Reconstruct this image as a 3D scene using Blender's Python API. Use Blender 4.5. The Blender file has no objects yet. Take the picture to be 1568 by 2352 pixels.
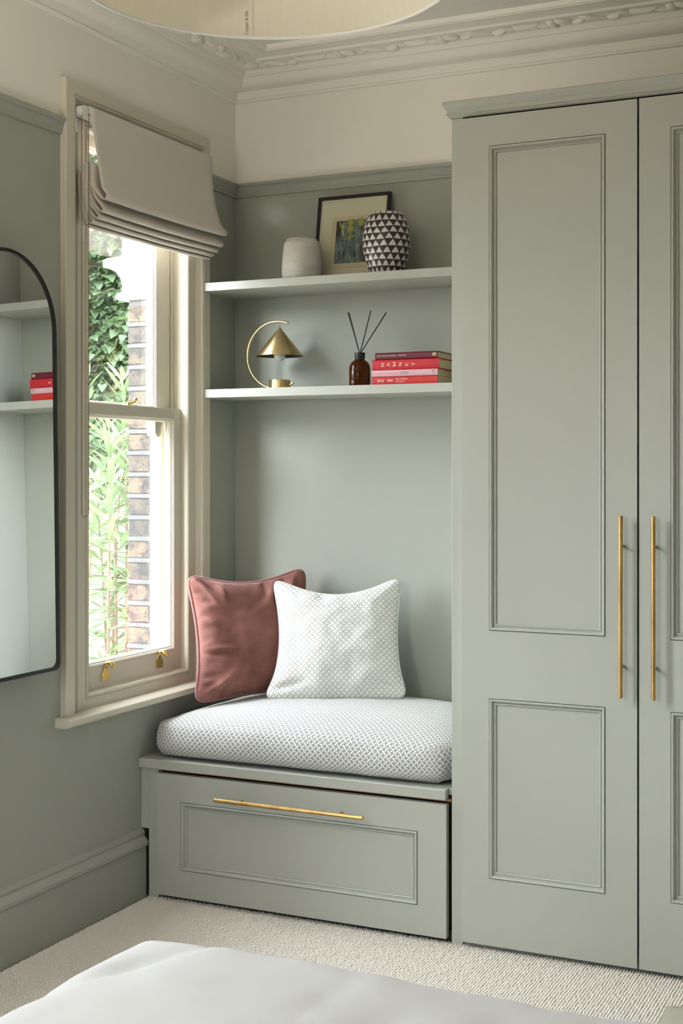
import bpy, bmesh, math, random
from mathutils import Vector, Matrix, noise
random.seed(7)
R = math.radians
scene = bpy.context.scene
C = scene.collection

# ------------------------------------------------------------------ camera
cam_d = bpy.data.cameras.new('camera'); cam = bpy.data.objects.new('camera', cam_d); C.objects.link(cam)
cam.location = (2.512, -4.436, 1.4)
cam.rotation_euler = (R(90), 0, R(25.067))
cam_d.sensor_fit = 'AUTO'; cam_d.sensor_width = 36.0
cam_d.lens = 3121.28 * 36 / 2352
cam_d.shift_y = -(1176 - 1078.05) / 2352
cam_d.clip_start = 0.02
scene.camera = cam

# ------------------------------------------------------------------ light
world = bpy.data.worlds.new('overcast_sky'); scene.world = world; world.use_nodes = True
bg = world.node_tree.nodes['Background']
# overcast sky: three times brighter overhead than at the horizon, dull ground below
wt = world.node_tree; wc = wt.nodes.new('ShaderNodeTexCoord'); wsep = wt.nodes.new('ShaderNodeSeparateXYZ'); wr = wt.nodes.new('ShaderNodeValToRGB')
wt.links.new(wc.outputs['Generated'], wsep.inputs[0]); wm = wt.nodes.new('ShaderNodeMapRange'); wm.inputs[1].default_value = -1; wm.inputs[2].default_value = 1
wt.links.new(wsep.outputs[2], wm.inputs[0]); wt.links.new(wm.outputs[0], wr.inputs[0]); wt.links.new(wr.outputs[0], bg.inputs['Color'])
we = wr.color_ramp.elements; we[0].position = 0.0; we[0].color = (.16, .15, .13, 1); we[1].position = 1.0; we[1].color = (.94, .99, 1.07, 1)
for pp, cc in ((.49, (.18, .17, .15)), (.51, (.56, .59, .62)), (.75, (.76, .80, .86))):
    x_ = we.new(pp); x_.color = (*cc, 1)
bg.inputs['Strength'].default_value = 27.0

def lamp(name, kind, loc, rot, energy, color=(1, 1, 1), **kw):
    d = bpy.data.lights.new(name, kind); d.energy = energy; d.color = color
    for k, v in kw.items(): setattr(d, k, v)
    o = bpy.data.objects.new(name, d); C.objects.link(o); o.location = loc; o.rotation_euler = rot
    return o
lamp('garden_sun', 'SUN', (-3, -6, 6), (R(52), 0, R(14)), 1.5, (1.0, 0.96, 0.88), angle=R(3))
# sky portals in the three window openings
for nm, loc, rot, sx, sy in (('window_portal', (-.13, -.635, 1.6), (0, R(-90), 0), 1.9, .62), ('window_portal', (-.13, -2.28, 1.6), (0, R(-90), 0), 1.9, .62), ('window_portal', (.88, -5.355, 1.425), (R(90), 0, 0), .74, 1.33)):
    lamp(nm, 'AREA', loc, rot, 1, shape='RECTANGLE', size=sx, size_y=sy).data.cycles.is_portal = True

# added area light outside the second sash window, boosting the sky light
sky_fill = lamp('window_sky_fill', 'AREA', (-1.05, -3.25, 2.95), (0, 0, 0), 270, (.93, .98, 1.0), shape='RECTANGLE', size=1.1, size_y=1.1)
sky_fill.rotation_euler = (Vector((.9, -1.35, .95)) - Vector(sky_fill.location)).to_track_quat('-Z', 'Y').to_euler()
vs = scene.view_settings
vs.view_transform = 'Standard'; vs.look = 'None'; vs.gamma = 1; vs.exposure = -0.04; vs.use_curve_mapping = False
scene.cycles.use_denoising = True
scene.cycles.use_adaptive_sampling = True; scene.cycles.adaptive_threshold = .05
scene.cycles.max_bounces = 8; scene.cycles.diffuse_bounces = 4; scene.cycles.glossy_bounces = 4
scene.cycles.transmission_bounces = 6; scene.cycles.transparent_max_bounces = 12
scene.cycles.sample_clamp_indirect = 6.0; scene.cycles.caustics_reflective = False; scene.cycles.caustics_refractive = False

# ------------------------------------------------------------------ materials
def lin(c):
    return tuple((x / 255 / 12.92) if x / 255 <= 0.04045 else ((x / 255 + 0.055) / 1.055) ** 2.4 for x in c[:3])
class NT:
    def __init__(s, name):
        s.m = bpy.data.materials.new(name); s.m.use_nodes = True; s.t = s.m.node_tree
        s.b = s.t.nodes['Principled BSDF']; s.out = s.t.nodes['Material Output']
    def n(s, typ, **kw):
        x = s.t.nodes.new(typ)
        for k, v in kw.items():
            if k.startswith('i_'):
                key = k[2:]; x.inputs[int(key) if key.isdigit() else key.replace('_', ' ')].default_value = v
            else: setattr(x, k, v)
        return x
    def l(s, a, b): s.t.links.new(a, b)
    def math(s, op, a, b=None, c=None, clamp=False):
        x = s.n('ShaderNodeMath', operation=op); x.use_clamp = clamp
        for i, v in enumerate((a, b, c)):
            if v is None: continue
            if isinstance(v, (int, float)): x.inputs[i].default_value = v
            else: s.l(v, x.inputs[i])
        return x.outputs[0]
    def mix(s, fac, a, b):
        x = s.n('ShaderNodeMix', data_type='RGBA')
        for sock, v in ((x.inputs[0], fac), (x.inputs[6], a), (x.inputs[7], b)):
            if isinstance(v, (int, float)): sock.default_value = v
            elif isinstance(v, tuple): sock.default_value = (*v[:3], 1)
            else: s.l(v, sock)
        return x.outputs[2]
    def coord(s, which='Object'): return s.n('ShaderNodeTexCoord').outputs[which]
    def noise(s, scale, detail=3, vec=None, rough=0.5):
        x = s.n('ShaderNodeTexNoise'); x.inputs['Scale'].default_value = scale; x.inputs['Detail'].default_value = detail
        x.inputs['Roughness'].default_value = rough
        s.l(vec if vec is not None else s.coord(), x.inputs['Vector']); return x.outputs['Fac']
    def scaled(s, v, sc):
        x = s.n('ShaderNodeMapping'); x.inputs['Scale'].default_value = sc; s.l(v, x.inputs['Vector']); return x.outputs[0]
    def bump(s, h, strength=0.3, dist=0.002):
        x = s.n('ShaderNodeBump'); x.inputs['Strength'].default_value = strength; x.inputs['Distance'].default_value = dist
        s.l(h, x.inputs['Height']); s.l(x.outputs[0], s.b.inputs['Normal'])
def plain(name, col, rough=0.5, var=0.05, scale=6, bump=0.0, bscale=60, bdist=0.001, metal=0.0, stretch=None, **extra):
    t = NT(name); c = lin(col)
    vec = t.coord()
    if stretch: vec = t.scaled(vec, stretch)
    f = t.noise(scale, 4, vec)
    t.l(t.mix(f, tuple(x * (1 - var) for x in c), tuple(min(1, x * (1 + var)) for x in c)), t.b.inputs['Base Color'])
    t.b.inputs['Roughness'].default_value = rough; t.b.inputs['Metallic'].default_value = metal
    for k, v in extra.items(): t.b.inputs[k.replace('_', ' ')].default_value = v
    if bump: t.bump(t.noise(bscale, 3, vec), bump, bdist)
    return t.m

GREEN = (173, 175, 166); CREAM = (245, 241, 231); GWALL = (162, 165, 155)
def wall_mat():
    t = NT('wall_paint'); vec = t.coord()
    sep = t.n('ShaderNodeSeparateXYZ'); t.l(vec, sep.inputs[0])
    f = t.math('GREATER_THAN', sep.outputs[2], 2.44)
    n = t.noise(3, 4, vec)
    g = t.mix(n, tuple(x * .96 for x in lin(GWALL)), tuple(x * 1.04 for x in lin(GWALL)))
    c = t.mix(n, tuple(x * .97 for x in lin(CREAM)), tuple(x * 1.03 for x in lin(CREAM)))
    t.l(t.mix(f, g, c), t.b.inputs['Base Color']); t.b.inputs['Roughness'].default_value = 0.62
    t.bump(t.noise(90, 3, vec), 0.08, 0.001)
    return t.m
M = {}
M['wall'] = wall_mat()
M['green'] = plain('green_eggshell_paint', GREEN, 0.42, 0.025, 4, 0.05, 160, 0.0006, stretch=(1, 1, 0.25))
M['greenwall'] = plain('green_trim_paint', GWALL, 0.45, 0.03, 4, 0.05, 120, 0.0006)
M['cream'] = plain('cream_plaster', CREAM, 0.7, 0.03, 4, 0.12, 60, 0.001)
M['ceil'] = plain('ceiling_paint', (236, 232, 225), 0.75, 0.02, 3, 0.05, 60)
M['window'] = plain('window_gloss_paint', (208, 201, 184), 0.33, 0.03, 5, 0.10, 40, 0.0008)
M['whiteout'] = plain('white_stone_paint', (196, 196, 196), 0.6, 0.03, 6, 0.1, 40)
M['dark'] = plain('gap_shade_dark', (60, 62, 54), 0.8, 0.1, 5)  # dark tone stands in for the shade in gaps behind doors and drawer
M['rawwood'] = plain('raw_wood_edge', (176, 128, 84), 0.6, 0.2, 12, 0.1, 60, stretch=(0.1, 1, 1))
def brass_mat(name, c, rough, aged):
    t = NT(name); vec = t.coord()
    n = t.noise(30, 5, t.scaled(vec, (1, 1, .3)))
    cr = t.n('ShaderNodeValToRGB'); cr.color_ramp.elements[0].position = .38; cr.color_ramp.elements[1].position = .62; t.l(n, cr.inputs[0])
    t.l(t.mix(cr.outputs[0], tuple(x * (1 - aged) for x in lin(c)), lin(c)), t.b.inputs['Base Color'])
    t.b.inputs['Metallic'].default_value = 1.0; t.b.inputs['Roughness'].default_value = rough
    t.bump(t.noise(250, 2, t.scaled(vec, (1, 1, .08))), .06, .0004)
    return t.m
M['brass'] = brass_mat('brushed_brass', (205, 184, 134), 0.33, .12)
M['brass_old'] = brass_mat('aged_brass_bar', (214, 174, 112), 0.42, .28)
M['brass_pol'] = brass_mat('polished_brass', (232, 200, 124), 0.26, .1)
M['dark_in'] = plain('lamp_shade_inside', (52, 48, 34), 0.5, .1)
M['black'] = plain('black_lacquer', (14, 13, 12), 0.5, .1, 30)
def mirror_mat():
    t = NT('mirror_silver'); n = t.noise(2, 2)
    t.l(t.mix(n, (.90, .93, .91), (.92, .94, .93)), t.b.inputs['Base Color'])
    t.b.inputs['Metallic'].default_value = 1; t.b.inputs['Roughness'].default_value = 0.01; return t.m
M['mirror'] = mirror_mat()
def glass_mat():
    t = NT('window_glass')
    tr = t.n('ShaderNodeBsdfTransparent'); tr.inputs[0].default_value = (.97, .985, .98, 1)
    gl = t.n('ShaderNodeBsdfGlossy'); gl.inputs['Roughness'].default_value = .02
    fr = t.n('ShaderNodeFresnel'); fr.inputs[0].default_value = 1.45
    nz = t.noise(1.5, 2); t.bump(nz, .02)
    f = t.math('MULTIPLY', fr.outputs[0], .3)
    mx = t.n('ShaderNodeMixShader'); t.l(f, mx.inputs[0]); t.l(tr.outputs[0], mx.inputs[1]); t.l(gl.outputs[0], mx.inputs[2])
    t.l(mx.outputs[0], t.out.inputs['Surface']); return t.m
M['glass'] = glass_mat()
def linen_mat(name, c, rough=.9, transl=0.0, var=.03):
    t = NT(name); vec = t.coord()
    w = t.noise(900, 2, t.scaled(vec, (1, .25, 1)))
    n = t.noise(5, 4, vec)
    t.l(t.mix(n, tuple(x * (1 - var) for x in lin(c)), tuple(min(1, x * (1 + var)) for x in lin(c))), t.b.inputs['Base Color'])
    t.b.inputs['Roughness'].default_value = rough; t.b.inputs['Sheen Weight'].default_value = .15
    t.bump(w, .15, .0006)
    return t.m
M['linen'] = linen_mat('blind_linen', (216, 208, 198))
M['duvet'] = linen_mat('white_cotton_percale', (196, 197, 200), .85)
M['throw'] = linen_mat('sage_throw_wool', (150, 149, 136), .95)
M['mattress'] = linen_mat('mattress_ticking', (225, 222, 214))
def carpet_mat():
    t = NT('loop_wool_carpet'); vec = t.coord()
    n1 = t.noise(420, 2, vec); n2 = t.noise(2.5, 3, vec)
    c0, c1 = lin((212, 205, 196)), lin((246, 241, 234))
    a = t.mix(n1, c0, c1)
    b = t.mix(n2, tuple(x * .96 for x in lin((234, 228, 219))), tuple(x * 1.03 for x in lin((234, 228, 219))))
    t.l(t.mix(.45, a, b), t.b.inputs['Base Color']); t.b.inputs['Roughness'].default_value = .95
    t.b.inputs['Sheen Weight'].default_value = .2
    t.bump(t.noise(700, 2, vec), .4, .001); return t.m
M['carpet'] = carpet_mat()
def print_mat(name, ground, dash, width):
    # woven lattice print: short dashes on a diagonal grid, over and under by turns
    t = NT(name); uv = t.coord('UV')
    wob = t.n('ShaderNodeTexNoise'); wob.inputs['Scale'].default_value = 90; t.l(uv, wob.inputs['Vector'])
    dv = t.n('ShaderNodeVectorMath', operation='MULTIPLY_ADD'); t.l(wob.outputs['Color'], dv.inputs[0])
    dv.inputs[1].default_value = (.003, .003, 0); t.l(uv, dv.inputs[2])
    mp = t.n('ShaderNodeMapping'); mp.inputs['Rotation'].default_value = (0, 0, R(45)); mp.inputs['Scale'].default_value = (1 / .0137,) * 3
    t.l(dv.outputs[0], mp.inputs['Vector'])
    s = t.n('ShaderNodeSeparateXYZ'); t.l(mp.outputs[0], s.inputs[0]); P, Q = s.outputs[0], s.outputs[1]
    def dash_set(a, b, ph):
        row = t.math('ROUND', b); d = t.math('ABSOLUTE', t.math('SUBTRACT', b, row))
        near = t.math('LESS_THAN', d, width)
        k = t.math('FRACT', t.math('MULTIPLY', t.math('ADD', t.math('ADD', a, row), ph), .5))
        inside = t.math('LESS_THAN', k, .64)
        return t.math('MULTIPLY', near, inside)
    m = t.math('MAXIMUM', dash_set(P, Q, 0.64), dash_set(Q, P, 1.64))
    n = t.noise(120, 2, uv)
    m2 = t.math('MULTIPLY', m, t.math('ADD', t.math('MULTIPLY', n, .5), .68), clamp=True)
    t.l(t.mix(m2, lin(ground), lin(dash)), t.b.inputs['Base Color'])
    t.b.inputs['Roughness'].default_value = .9; t.b.inputs['Sheen Weight'].default_value = .15
    t.bump(t.math('ADD', t.noise(1500, 2, uv), t.math('MULTIPLY', t.noise(60, 3, uv), 1.6)), .3, .0012); return t.m
M['print_white'] = print_mat('white_lattice_print', (236, 236, 230), (178, 178, 174), .135)
M['print_grey'] = print_mat('grey_lattice_print', (152, 151, 150), (240, 239, 235), .15)
def velvet_mat():
    t = NT('rose_velvet'); vec = t.coord()
    n = t.noise(9, 5, vec, .6)
    lw = t.n('ShaderNodeLayerWeight'); lw.inputs[0].default_value = .35
    cr = t.n('ShaderNodeValToRGB'); cr.color_ramp.elements[0].position = .25; cr.color_ramp.elements[1].position = .75; t.l(n, cr.inputs[0])  # lighter and darker patches put the velvet's sheen into the colour
    a = t.mix(cr.outputs[0], lin((94, 54, 47)), lin((150, 98, 89)))
    t.l(a, t.b.inputs['Base Color']); t.b.inputs['Roughness'].default_value = .8
    t.b.inputs['Sheen Weight'].default_value = .6; t.b.inputs['Sheen Roughness'].default_value = .35
    t.b.inputs['Sheen Tint'].default_value = (.85, .70, .66, 1)
    t.bump(t.noise(26, 4, t.scaled(vec, (1, 1, 2.2)), .6), .35, .006); return t.m
M['velvet'] = velvet_mat()
M['velvet_pipe'] = plain('rose_velvet_piping', (138, 80, 74), .8, .15, 40, Sheen_Weight=.6)
M['pipe_white'] = plain('white_piping', (226, 226, 220), .9, .05, 40)

# ------------------------------------------------------------------ mesh helpers
def tag(o, label=None, cat=None, group=None, kind=None):
    for k, v in (('label', label), ('category', cat), ('group', group), ('kind', kind)):
        if v: o[k] = v
    return o
def empty(name, loc, label=None, cat=None, group=None, kind=None):
    o = bpy.data.objects.new(name, None); C.objects.link(o); o.location = loc; o.empty_display_size = .05
    return tag(o, label, cat, group, kind)
def origin(o):
    v = Vector((0, 0, 0))
    while o: v += o.location; o = o.parent
    return v
def mk(name, geo, mat, parent=None, smooth=False, bevel=0, seg=2, loc=None, autosm=None):
    """verts are world coordinates; the object's origin goes to loc (or the parent's)"""
    v, f = geo
    base = origin(parent) if parent else Vector((0, 0, 0))
    here = Vector(loc) if loc is not None else base
    me = bpy.data.meshes.new(name); me.from_pydata([tuple(Vector(p) - here) for p in v], [], f)
    bm = bmesh.new(); bm.from_mesh(me); bmesh.ops.recalc_face_normals(bm, faces=bm.faces); bm.to_mesh(me); bm.free()
    o = bpy.data.objects.new(name, me); C.objects.link(o); o.location = here - base
    if parent: o.parent = parent
    if mat: me.materials.append(M[mat] if isinstance(mat, str) else mat)
    if smooth:
        me.polygons.foreach_set('use_smooth', [True] * len(me.polygons))
        if autosm: me.set_sharp_from_angle(angle=R(autosm))
    if bevel:
        b = o.modifiers.new('bevel', 'BEVEL'); b.width = bevel; b.segments = seg; b.limit_method = 'ANGLE'; b.angle_limit = R(40)
    return o
def join(*gs):
    V, F = [], []
    for v, f in gs:
        k = len(V); V += list(v); F += [tuple(i + k for i in q) for q in f]
    return V, F
def box(x0, x1, y0, y1, z0, z1):
    v = [(x, y, z) for x in (x0, x1) for y in (y0, y1) for z in (z0, z1)]
    return v, [(0, 1, 3, 2), (4, 6, 7, 5), (0, 4, 5, 1), (2, 3, 7, 6), (0, 2, 6, 4), (1, 5, 7, 3)]
def prism(poly, axis, a0, a1, m0=None, m1=None):
    """extrude a 2-D polygon; axis 'x': poly=(y,z), 'y': poly=(x,z), 'z': poly=(x,y); m0/m1 mitre: end offset per point"""
    n = len(poly); V = []
    for e, (a, mt) in enumerate(((a0, m0), (a1, m1))):
        for p in poly:
            t = a + (mt(p) if mt else 0)
            V.append({'x': (t, p[0], p[1]), 'y': (p[0], t, p[1]), 'z': (p[0], p[1], t)}[axis])
    F = [(i, (i + 1) % n, n + (i + 1) % n, n + i) for i in range(n)] + [tuple(range(n)), tuple(range(2 * n - 1, n - 1, -1))]
    return V, F
def lathe(prof, c, n=48, caps=True):
    V, F = [], []
    for r, z in prof:
        for k in range(n):
            a = 2 * math.pi * k / n; V.append((c[0] + r * math.cos(a), c[1] + r * math.sin(a), z))
    for j in range(len(prof) - 1):
        for k in range(n):
            k2 = (k + 1) % n; F.append((j * n + k, j * n + k2, (j + 1) * n + k2, (j + 1) * n + k))
    if caps and prof[0][0] > 1e-4: F.append(tuple(range(n - 1, -1, -1)))
    if caps and prof[-1][0] > 1e-4: F.append(tuple((len(prof) - 1) * n + k for k in range(n)))
    return V, F
def tube(pts, r, n=10, closed=False, radii=None):
    pts = [Vector(p) for p in pts]; V, F = [], []; N = len(pts); up = None
    for i, p in enumerate(pts):
        d = (pts[(i + 1) % N] - pts[i - 1]) if closed else (pts[min(i + 1, N - 1)] - pts[max(i - 1, 0)])
        d.normalize()
        if up is None:
            up = Vector((0, 0, 1)) if abs(d.z) < .9 else Vector((1, 0, 0))
        s = d.cross(up).normalized(); up = s.cross(d).normalized()
        rr = radii[i] if radii else r
        for k in range(n):
            a = 2 * math.pi * k / n; V.append(tuple(p + (s * math.cos(a) + up * math.sin(a)) * rr))
    for i in range(N if closed else N - 1):
        j = (i + 1) % N
        for k in range(n):
            k2 = (k + 1) % n; F.append((i * n + k, i * n + k2, j * n + k2, j * n + k))
    if not closed: F += [tuple(range(n - 1, -1, -1)), tuple((N - 1) * n + k for k in range(n))]
    return V, F
def ellipsoid(c, rx, ry, rz, rot=None, nu=12, nv=8):
    V, F = [], []; rot = rot or Matrix()
    for j in range(nv + 1):
        th = math.pi * j / nv
        for i in range(nu):
            ph = 2 * math.pi * i / nu
            V.append(tuple(Vector(c) + rot @ Vector((rx * math.sin(th) * math.cos(ph), ry * math.sin(th) * math.sin(ph), rz * math.cos(th)))))
    for j in range(nv):
        for i in range(nu):
            i2 = (i + 1) % nu; F.append((j * nu + i, j * nu + i2, (j + 1) * nu + i2, (j + 1) * nu + i))
    return V, F
def frame_strips(a0, a1, b0, b1, prof, place):
    """four mitred strips of a moulding inside a rectangle; prof = (inward d, height h) closed polygon; place(a,b,h)->xyz"""
    out = []; n = len(prof)
    cs = [(a0, b0), (a1, b0), (a1, b1), (a0, b1)]; sg = [(1, 1), (-1, 1), (-1, -1), (1, -1)]
    for i in range(4):
        j = (i + 1) % 4; V = []
        for k in (i, j):
            for d, h in prof: V.append(place(cs[k][0] + sg[k][0] * d, cs[k][1] + sg[k][1] * d, h))
        F = [(q, (q + 1) % n, n + (q + 1) % n, n + q) for q in range(n)] + [tuple(range(n)), tuple(range(2 * n - 1, n - 1, -1))]
        out.append((V, F))
    return out
def text_geo(body, size, align='LEFT', shear=0):
    cu = bpy.data.curves.new('t', 'FONT'); cu.body = body; cu.size = size; cu.align_x = align; cu.align_y = 'CENTER'; cu.shear = shear
    cu.resolution_u = 3
    o = bpy.data.objects.new('t', cu); C.objects.link(o)
    dg = bpy.context.evaluated_depsgraph_get(); me = bpy.data.meshes.new_from_object(o.evaluated_get(dg))
    g = ([tuple(v.co) for v in me.vertices], [tuple(p.vertices) for p in me.polygons])
    bpy.data.objects.remove(o); bpy.data.curves.remove(cu); bpy.data.meshes.remove(me); return g
def xf(geo, mat): return [tuple(mat @ Vector(v)) for v in geo[0]], geo[1]
def fit_x(geo, width):
    xs = [v[0] for v in geo[0]]; w = max(xs) - min(xs); k = width / w
    return [((v[0] - min(xs)) * k, v[1], v[2]) for v in geo[0]], geo[1]

# ------------------------------------------------------------------ room shell
CEIL = 2.87; XR = 3.7; YN = -5.25
W1 = (-0.985, -0.275, 0.64, 2.545)      # opening of the visible window in the left wall (y0,y1,z0,z1)
W2 = (-2.66, -1.90, 0.64, 2.545)
mk('floor', box(-.10, XR + .1, YN - .1, .1, -.16, -.018), plain('carpet_ground', (208, 200, 190), .95, .08, 60, .5, 300, .002))
tag(bpy.data.objects['floor'], 'cream loop-pile fitted carpet covering the bedroom floor', 'floor', kind='structure')
tag(mk('ceiling', box(-.3, XR + .2, YN - .2, .2, CEIL, CEIL + .15), 'ceil'), 'off-white painted ceiling above the cornice', 'ceiling', kind='structure')
def wall_open(x0, x1, y0, y1, z0, z1, holes):
    gs = []; ys = sorted(holes, key=lambda h: h[0]); y = y0
    for h in ys:
        gs.append(box(x0, x1, y, h[0], z0, z1)); gs.append(box(x0, x1, h[0], h[1], z0, h[2])); gs.append(box(x0, x1, h[0], h[1], h[3], z1)); y = h[1]
    gs.append(box(x0, x1, y, y1, z0, z1)); return join(*gs)
tag(mk('wall_left', wall_open(-.166, 0, YN - .1, 0, -.16, CEIL, [W1, W2]), 'wall'), 'left wall with the sash window, sage green below and cream above', 'wall', kind='structure')
tag(mk('wall_back', box(-.166, XR + .1, 0, .12, -.16, CEIL), 'wall'), 'back wall of the alcove, sage green below and cream above', 'wall', kind='structure')
tag(mk('wall_right', box(XR, XR + .12, YN - .1, 0, -.16, CEIL), 'wall'), 'right wall of the bedroom outside the picture', 'wall', kind='structure')
W3 = (.50, 1.26, .75, 2.10)  # opening of an added window that lets extra sky light into the room
tag(mk('wall_front', join(box(-.166, W3[0], YN - .12, YN, -.16, CEIL), box(W3[1], XR + .1, YN - .12, YN, -.16, CEIL), box(W3[0], W3[1], YN - .12, YN, -.16, W3[2]), box(W3[0], W3[1], YN - .12, YN, W3[3], CEIL)), 'wall'), 'wall behind the camera with an added window, outside the picture', 'wall', kind='structure')
w3 = empty('added_window', (.88, YN, .75), 'made-up casement window behind the camera, added to let in more light', 'window', kind='structure')
mk('window_frame', join(box(.50, .56, YN - .09, YN - .03, .75, 2.1), box(1.20, 1.26, YN - .09, YN - .03, .75, 2.1), box(.56, 1.20, YN - .09, YN - .03, .75, .82), box(.56, 1.20, YN - .09, YN - .03, 2.03, 2.1)), 'window', w3, bevel=.003)
mk('pane', box(.56, 1.20, YN - .065, YN - .06, .82, 2.03), 'glass', w3)

# cornice: one ring of run plaster with an enriched leaf band
prof = [(0, 2.764), (.010, 2.766), (.013, 2.772), (.010, 2.776), (.012, 2.780), (.016, 2.797), (.019, 2.801)]
for k in range(1, 9):
    a = math.pi / 2 * k / 8; prof.append((.019 + .052 * math.sin(a) ** 1.0 * (1 - .0), 2.801 + .036 * (1 - math.cos(a))))
prof += [(.078, 2.838), (.084, 2.8345), (.088, 2.839), (.094, 2.853), (.168, 2.860), (.174, 2.851), (.182, 2.849), (.190, 2.851), (.196, 2.858), (.252, 2.860), (.262, 2.853), (.272, 2.852), (.282, 2.857), (.288, 2.8705)]
def ring(prof, x0, x1, y0, y1):
    V, F = [], []; n = len(prof)
    for e, z in prof: V += [(x0 + e, y0 + e, z), (x1 - e, y0 + e, z), (x1 - e, y1 - e, z), (x0 + e, y1 - e, z)]
    for i in range(n - 1):
        for k in range(4):
            k2 = (k + 1) % 4; F.append((4 * i + k, 4 * i + k2, 4 * i + 4 + k2, 4 * i + 4 + k))
    return V, F
cor = mk('trim_1', ring(prof, 0, XR, YN, 0), 'cream', smooth=True, autosm=32, loc=(0, 0, 2.764))
tag(cor, 'cream plaster cornice with a moulded leaf band below the ceiling', 'cornice', kind='structure')
# leaf enrichment, a repeating unit of curled leaves
def leaf_piece(kind):
    bm = bmesh.new(); bmesh.ops.create_uvsphere(bm, u_segments=10, v_segments=7, radius=1)
    for v in bm.verts:
        x, y, z = v.co
        if kind == 0: v.co = (x * .030 + .006 * y, y * .017 * (1 - .35 * x), z * .016)                      # bud
        elif kind == 1: v.co = (x * .052, y * .013 * (1 - .6 * x) + .012 * math.sin(2.4 * x), z * .014)      # long twisted leaf
        else: v.co = (x * .034, y * .012 * (1 + .5 * x) - .010 * x * x, z * .013)                            # curled leaf
    me = bpy.data.meshes.new('leaf_ornament'); bm.to_mesh(me); bm.free()
    me.polygons.foreach_set('use_smooth', [True] * len(me.polygons)); me.materials.append(M['cream']); return me
LP = [leaf_piece(k) for k in range(3)]
unit = [(0.0, 0, 20, .012), (.052, 2, -30, -.006), (.10, 1, 12, .002), (.165, 0, -35, -.008), (.205, 2, 40, .010), (.255, 1, -20, .004), (.315, 2, 25, -.010), (.35, 0, 60, -.004)]
def enrich(side):
    L = (XR if side == 'b' else -YN); s = .14
    while s < L - .5:
        for off, k, a, lat in unit:
            if s + off > L - .25: continue
            o = bpy.data.objects.new('leaf_ornament', LP[k]); C.objects.link(o); o.parent = cor
            d = .131 + lat
            if side == 'b': o.location = (s + off, -d, 2.857 - 2.764); o.rotation_euler = (0, 0, R(a))
            else: o.location = (d, -(s + off), 2.857 - 2.764); o.rotation_euler = (0, 0, R(a - 90))
            if (side == 'b' and s + off > 2.6) or (side == 'l' and s + off > 2.2): bpy.data.objects.remove(o)
        s += .385
enrich('b'); enrich('l')

# picture rails
RP = [(0, 2.462), (.022, 2.462), (.024, 2.458), (.023, 2.453), (.017, 2.4465), (.0145, 2.446), (.0145, 2.4395), (.0125, 2.436), (.0095, 2.430), (.0095, 2.4245), (.0070, 2.421), (.0070, 2.4135), (0, 2.4125)]
tag(mk('trim_2', prism([(-e, z) for e, z in RP], 'x', 0.001, 1.094, lambda p: -p[0]), 'greenwall', loc=(.5, 0, 2.41)), 'green picture rail along the back wall above the shelves', 'picture rail', kind='structure')
tag(mk('trim_3', prism([(e, z) for e, z in RP], 'y', -.222, -0.001, None, lambda p: -p[0]), 'greenwall', loc=(0, -.1, 2.41)), 'short green picture rail between window and corner', 'picture rail', kind='structure')
tag(mk('trim_4', prism([(e, z) for e, z in RP], 'y', -1.81, -1.073), 'greenwall', loc=(0, -1.4, 2.41)), 'green picture rail on the left wall above the arched mirror', 'picture rail', kind='structure')
# hairline plaster joint under the cornice
# skirting
BP = [(0, -.018), (.020, -.018), (.020, .150), (.0225, .154), (.0275, .158), (.028, .168), (.022, .178), (.0145, .186), (.0125, .190), (.0155, .1945), (.0145, .201), (.008, .2075), (0, .2105)]
tag(mk('baseboard_left', prism(BP, 'y', YN, -.634), 'greenwall', smooth=True, autosm=25, loc=(0, -1.5, 0)), 'tall moulded green skirting board along the left wall', 'skirting board', kind='structure')

# ------------------------------------------------------------------ sash window
def sash(name, parent, y0, y1, z0, z1, xf_, xb, st_l, st_r, rb, rt, gx, mat='window'):
    """stiles and rails with a stepped glazing bead, and a pane"""
    root = mk(name, join(box(xb, xf_, y0, y0 + st_l, z0, z1), box(xb, xf_, y1 - st_r, y1, z0, z1), box(xb, xf_, y0 + st_l, y1 - st_r, z0, z0 + rb), box(xb, xf_, y0 + st_l, y1 - st_r, z1 - rt, z1)), mat, parent, bevel=.0012)
    pf = [(0, xf_ - .002), (.003, xf_ - .0035), (.0045, xf_ - .0075), (.0075, xf_ - .0085), (.010, xf_ - .012), (.012, gx + .003), (.012, gx), (0, gx)]
    for g in frame_strips(y0 + st_l, y1 - st_r, z0 + rb, z1 - rt, pf, lambda a, b, h: (h, a, b)): mk('glazing_bead', g, mat, root)
    mk('pane', box(gx - .004, gx, y0 + st_l, y1 - st_r, z0 + rb, z1 - rt), 'glass', root)
    return root
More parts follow.
